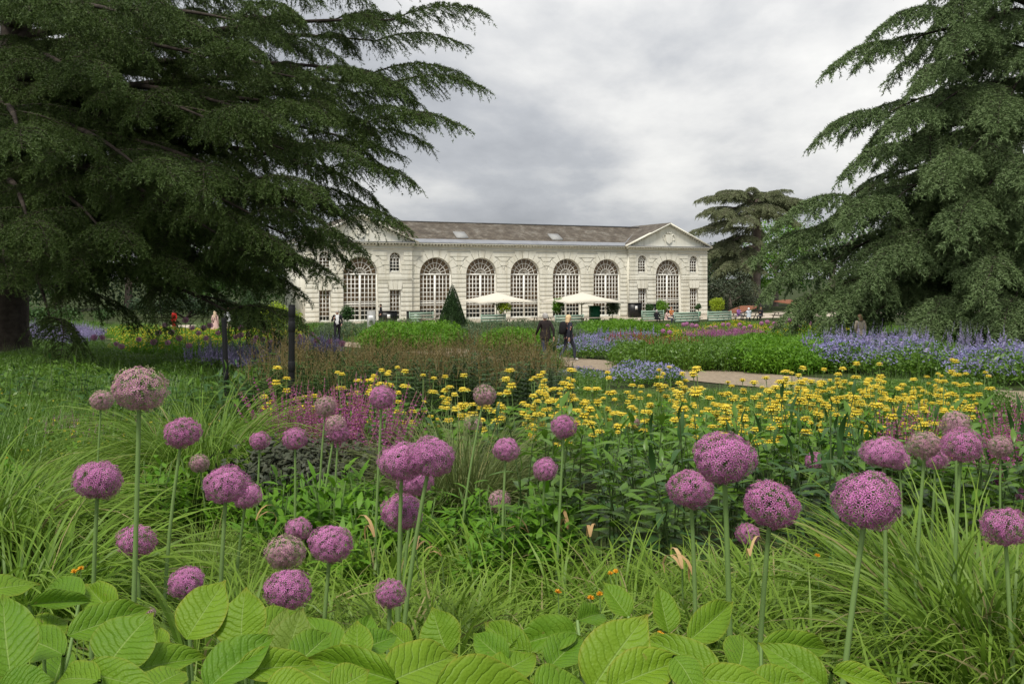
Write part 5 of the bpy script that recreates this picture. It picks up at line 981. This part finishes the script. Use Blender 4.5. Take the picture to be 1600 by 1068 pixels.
FA = [(258, 508), (290, 500), (268, 519), (300, 512), (310, 520), (318, 512), (328, 508), (322, 528), (341, 520), (352, 530), (368, 526), (376, 523), (388, 522), (396, 533), (400, 527), (410, 530), (422, 535), (432, 520), (443, 528), (448, 534), (455, 523), (470, 530), (467, 525), (280, 528), (295, 540), (247, 520), (240, 534), (262, 535), (487, 522), (495, 531), (515, 533), (527, 533), (535, 536), (217, 530), (190, 541), (182, 537), (160, 527), (147, 527), (412, 516), (376, 512)]
for px, py in FA:
    d = random.uniform(24, 32); allium(px, py, 13.5*24/d*.9, 's', 'small distant purple ball flower among yellow flowers on the left', 0, None, d, 'distant purple balls on the left')
FB = [(1043, 509), (1036, 517), (1046, 519), (1050, 521), (1068, 507), (1073, 506), (1081, 508), (1088, 509), (1110, 512), (1118, 511), (1101, 523), (1080, 522), (1130, 507), (1138, 507), (1148, 515), (1156, 507), (1163, 512), (1190, 505), (1199, 503), (1210, 505), (1216, 508), (1225, 502), (1233, 500), (1250, 508), (1190, 520), (1150, 517), (1242, 510), (1172, 510), (1205, 512), (1268, 505)]
for px, py in FB:
    d = random.uniform(46, 54); allium(px, py, 8.5*48/d, 's', 'small distant purple ball flower before the terrace on the right', 0, None, d, 'distant purple balls on the right')

# dry allium leaves and little orange flowers in the grass
for px, py, d, s_ in [(826, 832, 4.3, .8), (888, 826, 4.4, .8), (922, 838, 4.3, .7), (1066, 888, 3.4, .8), (1085, 905, 3.3, .7), (585, 838, 3.9, .7), (650, 858, 3.8, .6), (400, 812, 4.6, .6), (690, 868, 3.7, .5), (1172, 868, 3.5, .5)]:
    mb = MB(); n = 2; Pn, dd_, sd_ = arcs(np.zeros((n, 3)), rng.random(n)*1.5+3*rng.random(), np.array([1.2, .7]), .24*s_*(.7+.6*rng.random(n)), np.array([2.6, 3.4]), 6); mb.ribbons(Pn, sd_[:, None]*(np.array([.6, 1, 1, .8, .5, .1])*.011*s_)[None, :, None]); c = P(px, py, d); root = empty('withered_leaves', (c.x, c.y, ground(d))); tag(root, 'withered tan allium leaves lying in the green grass', 'dry leaves', 'withered leaves in the grass'); link('leaf_tip', mb.build('leaf_tip', M['straw']), root, (0, 0, c.z-ground(d)))
    mb = MB(); mb.tube([(0, .08, 0), (.01, .04, (c.z-ground(d))*.6), (0, 0, c.z-ground(d))], [.004, .004, .003], 5, 0, False); link('stalk', mb.build('stalk', M['stem'], True), root)
for px, py, d in [(962, 893, 3.0), (923, 934, 2.6), (872, 925, 2.6), (1031, 992, 2.1), (1277, 868, 3.3), (46 + 80, 888, 2.9), (116, 893, 2.9), (954, 896, 3.0), (937, 928, 2.7)]:
    c = P(px, py, d); g = G(px, d); root = empty('orange_flower', g); tag(root, 'tiny orange flower on a thin stalk in the grass', 'flower', 'tiny orange flowers in the grass'); mb = MB(); mb.tube([(0, 0, 0), (.01, 0, (c.z-g.z)*.6), (0, 0, c.z-g.z)], [.002, .0015, .0015], 4, 0, False); link('stem', mb.build('stem', M['stem']), root)
    mb = MB(); dv = rsphere(36); dv[:, 2] = np.abs(dv[:, 2]); sd_ = unit(np.cross(dv, rsphere(36))); mb.tris(dv*.002-sd_*.0035, dv*.002+sd_*.0035, dv*.012); link('flower_head', mb.build('flower_head', M['orange']), root, (0, 0, c.z-g.z))

# ------------------------------------------------------------ broad leaves in the foreground
def broad_leaf(seed, mat, fold, bend, side=0, wave=.012, twist=0):
    g = np.random.default_rng(seed); nu, nv = 11, 21; V = []; U = []; T = []
    for j in range(nv):
        v = j/(nv-1); hw = max(.004, .285/.338*v**.62*(1-v)**1.0*(1-.4*max(0, v-.72)/.28)) if 0 < v < 1 else .004
        for i in range(nu):
            u = -1+2*i/(nu-1); x_ = u*hw; z = fold*abs(x_)-fold*.9*x_*x_*2.2-bend*v*v+wave*math.sin(v*14+seed+u*1.5)*abs(u)**1.5*1.3+.004*math.sin((v*10-abs(u)**1.15*2.3)*6.283)*abs(u)*(1-abs(u)); z += side*x_*(v-.3)
            V.append((x_+twist*v*v, v, z)); U.append(u); T.append(v)
    mb = MB(); mb.add(V, [(j*nu+i, j*nu+i+1, (j+1)*nu+i+1, (j+1)*nu+i) for j in range(nv-1) for i in range(nu-1)], 0, U, T); return mb.build('leaf', mat, True)
bl = [broad_leaf(s_, M['bigleaf'], f_, b_, sd_, .012, tw) for s_, f_, b_, sd_, tw in ((1, .45, .10, .1, .05), (2, .35, .24, .45, -.10), (3, .85, .06, -.35, .06), (4, .30, .34, .3, .12), (5, .95, .20, .5, -.06), (6, .5, .16, -.45, -.04))]

bl_red = broad_leaf(9, M['bigleaf_red'], .7, .12, .2)
PX = [-30, 75, 170, 290, 385, 460, 560, 640, 730, 820, 930, 1040, 1110, 1200, 1300]
PLBL = ['at the lower left corner', 'first from the left corner', 'with one broad upright leaf, under the left pink ball', 'with the tallest leaf, left of the vivid purple ball', 'with a rounded upright leaf below the vivid purple ball', 'with red-tipped young leaves', 'with star-like pointed leaves left of centre', 'below the small reddish purple ball', 'with one rounded leaf standing at centre', 'right of the rounded centre leaf', 'with the broadest leaf at centre right', 'with two upright leaves under the pinkish ball', 'with an arching leaf at the bottom right of centre', 'with a long leaf pointing right', 'last on the right, a single low leaf']
roots = []
for i, px in enumerate(PX):
    d = 1.72+.14*math.sin(i*2.3); g = G(px, d); r_ = empty('broad_leaved_plant', g); tag(r_, 'broad-leaved green plant '+PLBL[i], 'plant', 'broad-leaved plants along the bottom'); roots.append((r_, g, d))
    mb = MB(); mb.tube([(0, 0, 0), (.02, .01, .3), (0, 0, .62)], [.009, .007, .005], 7, 0, False); link('stem', mb.build('stem', M['stem'], True), r_)
def place(bx, by, tx, ty, w, d, dd=.10, shape=None, up=(0, -.75, .66), red=False):
    i = min(range(len(PX)), key=lambda k: abs(PX[k]-bx)); r_, g, _ = roots[i]; A = P(bx, by, d); B = P(tx, ty, d+dd); L = (B-A).length
    o = link('leaf', bl_red if red else (bl[shape] if shape is not None else random.choice(bl)), r_); wid = w*d/FPX*1.14*random.uniform(.82, 1.02); A = A-(B-A)*.06; L *= 1.12; up = Vector(up)+Vector((random.uniform(-.35, .35), 0, random.uniform(-.15, .3))); frame(o, A-g, B-A, up, (wid/.54, L, L))
    j = max(0.15, min(.6, A.z-g.z-.12)); mb = MB(); q = A-g; mb.tube([(0, 0, j), tuple(q*.5+Vector((0, .02, j*.5-.0))), tuple(q)], [.0045, .004, .0035], 6, 0, False); link('petiole', mb.build('petiole', M['stem'], True), r_)
for row in [(170, 1036, 226, 954, 96, 1.5, .05, 0), (294, 993, 349, 907, 82, 1.72, .06, 5), (377, 1004, 375, 921, 80, 1.72, .05, 0), (328, 1072, 418, 988, 76, 1.42, .08, 2), (112, 990, 236, 945, 62, 1.68, .10, 5), (16, 1050, -4, 930, 90, 1.45, .08, 0), (-30, 925, 66, 900, 58, 1.9, .1, 1), (52, 944, 152, 933, 34, 1.75, .1, 4), (150, 1062, 58, 1046, 58, 1.3, .06, 3), (136, 1050, 222, 1072, 60, 1.35, -.05, 1),
            (200, 1050, 316, 1018, 58, 1.5, .1, 2), (376, 1048, 498, 1032, 50, 1.45, .05, 4), (556, 1030, 575, 958, 52, 1.7, .08, 2), (560, 1035, 553, 972, 50, 1.55, .05, 2), (565, 1014, 624, 988, 42, 1.6, .05, 4), (528, 1025, 478, 955, 62, 1.72, .08, 5), (698, 1018, 670, 953, 62, 1.75, .04, 0), (605, 1066, 720, 1014, 82, 1.42, .10, 5), (612, 1062, 480, 1016, 58, 1.4, .05, 4), (824, 1024, 744, 974, 52, 1.65, .06, 3),
            (895, 988, 802, 996, 52, 1.7, -.04, 4), (928, 1072, 1002, 956, 104, 1.45, .06, 0), (690, 1072, 866, 1058, 80, 1.35, .05, 3), (790, 1032, 738, 992, 44, 1.6, .05, 2), (1044, 984, 1027, 916, 46, 1.85, .05, 2), (1080, 997, 1152, 938, 50, 1.8, .08, 5), (1122, 1058, 1012, 978, 56, 1.6, .08, 1), (1196, 1008, 1306, 1012, 40, 1.7, .05, 5), (1284, 1070, 1194, 1000, 62, 1.55, .05, 5), (1150, 1050, 1180, 990, 62, 1.68, .08, 1),
            (955, 1075, 1062, 1022, 72, 1.38, .06, 2), (1056, 1028, 1104, 1075, 56, 1.42, -.06, 3), (980, 960, 942, 911, 42, 1.9, .05, 2), (905, 968, 950, 952, 40, 1.85, .08, 4), (1100, 1060, 1216, 1072, 48, 1.4, -.02, 1), (1306, 1050, 1404, 1070, 36, 1.5, -.02, 4), (40, 1000, 110, 960, 60, 1.7, .1, 5), (95, 1020, 20, 975, 60, 1.6, .08, 1), (260, 1030, 232, 985, 44, 1.75, .08, 2), (460, 1040, 520, 985, 60, 1.62, .08, 5),
            (400, 985, 480, 952, 52, 1.88, .1, 1), (640, 1010, 590, 975, 44, 1.8, .08, 3), (770, 1060, 846, 1010, 62, 1.55, .08, 1), (860, 1040, 905, 990, 56, 1.62, .08, 2), (1010, 1030, 1090, 1005, 52, 1.7, .1, 4), (-20, 980, 60, 940, 70, 1.75, .1, 3), (120, 940, 70, 895, 54, 1.95, .1, 1), (180, 960, 130, 915, 46, 1.95, .08, 2), (240, 1072, 290, 1040, 64, 1.35, .06, 5), (420, 1075, 500, 1062, 60, 1.32, .0, 3), (520, 1078, 580, 1050, 60, 1.32, .03, 1), (840, 1078, 920, 1048, 64, 1.34, .04, 3), (0, 1078, 70, 1068, 60, 1.3, .0, 1), (1180, 1080, 1250, 1055, 52, 1.42, .03, 2)]:
    place(*row)
place(444, 1034, 471, 951, 54, 1.66, .05, None, (0, -.8, .6), True); place(428, 1002, 448, 948, 28, 1.7, .05, None, (.3, -.8, .5), True)
for i, (r_, g, d) in enumerate(roots):                    # lower, shaded leaves that fill each plant
    for k in range(12 if i < 12 else 5):
        aa = k*2.4+i; s_ = random.uniform(.15, .22); z = .52+.18*random.random()-(.06 if i > 10 else 0); o = link('leaf', random.choice(bl), r_); el_ = random.uniform(-.1, .4); frame(o, (math.cos(aa)*.05, math.sin(aa)*.05, z-.06), (math.cos(aa), math.sin(aa), el_), (random.uniform(-.3, .3), -.3, 1), (s_*.95, s_, s_))
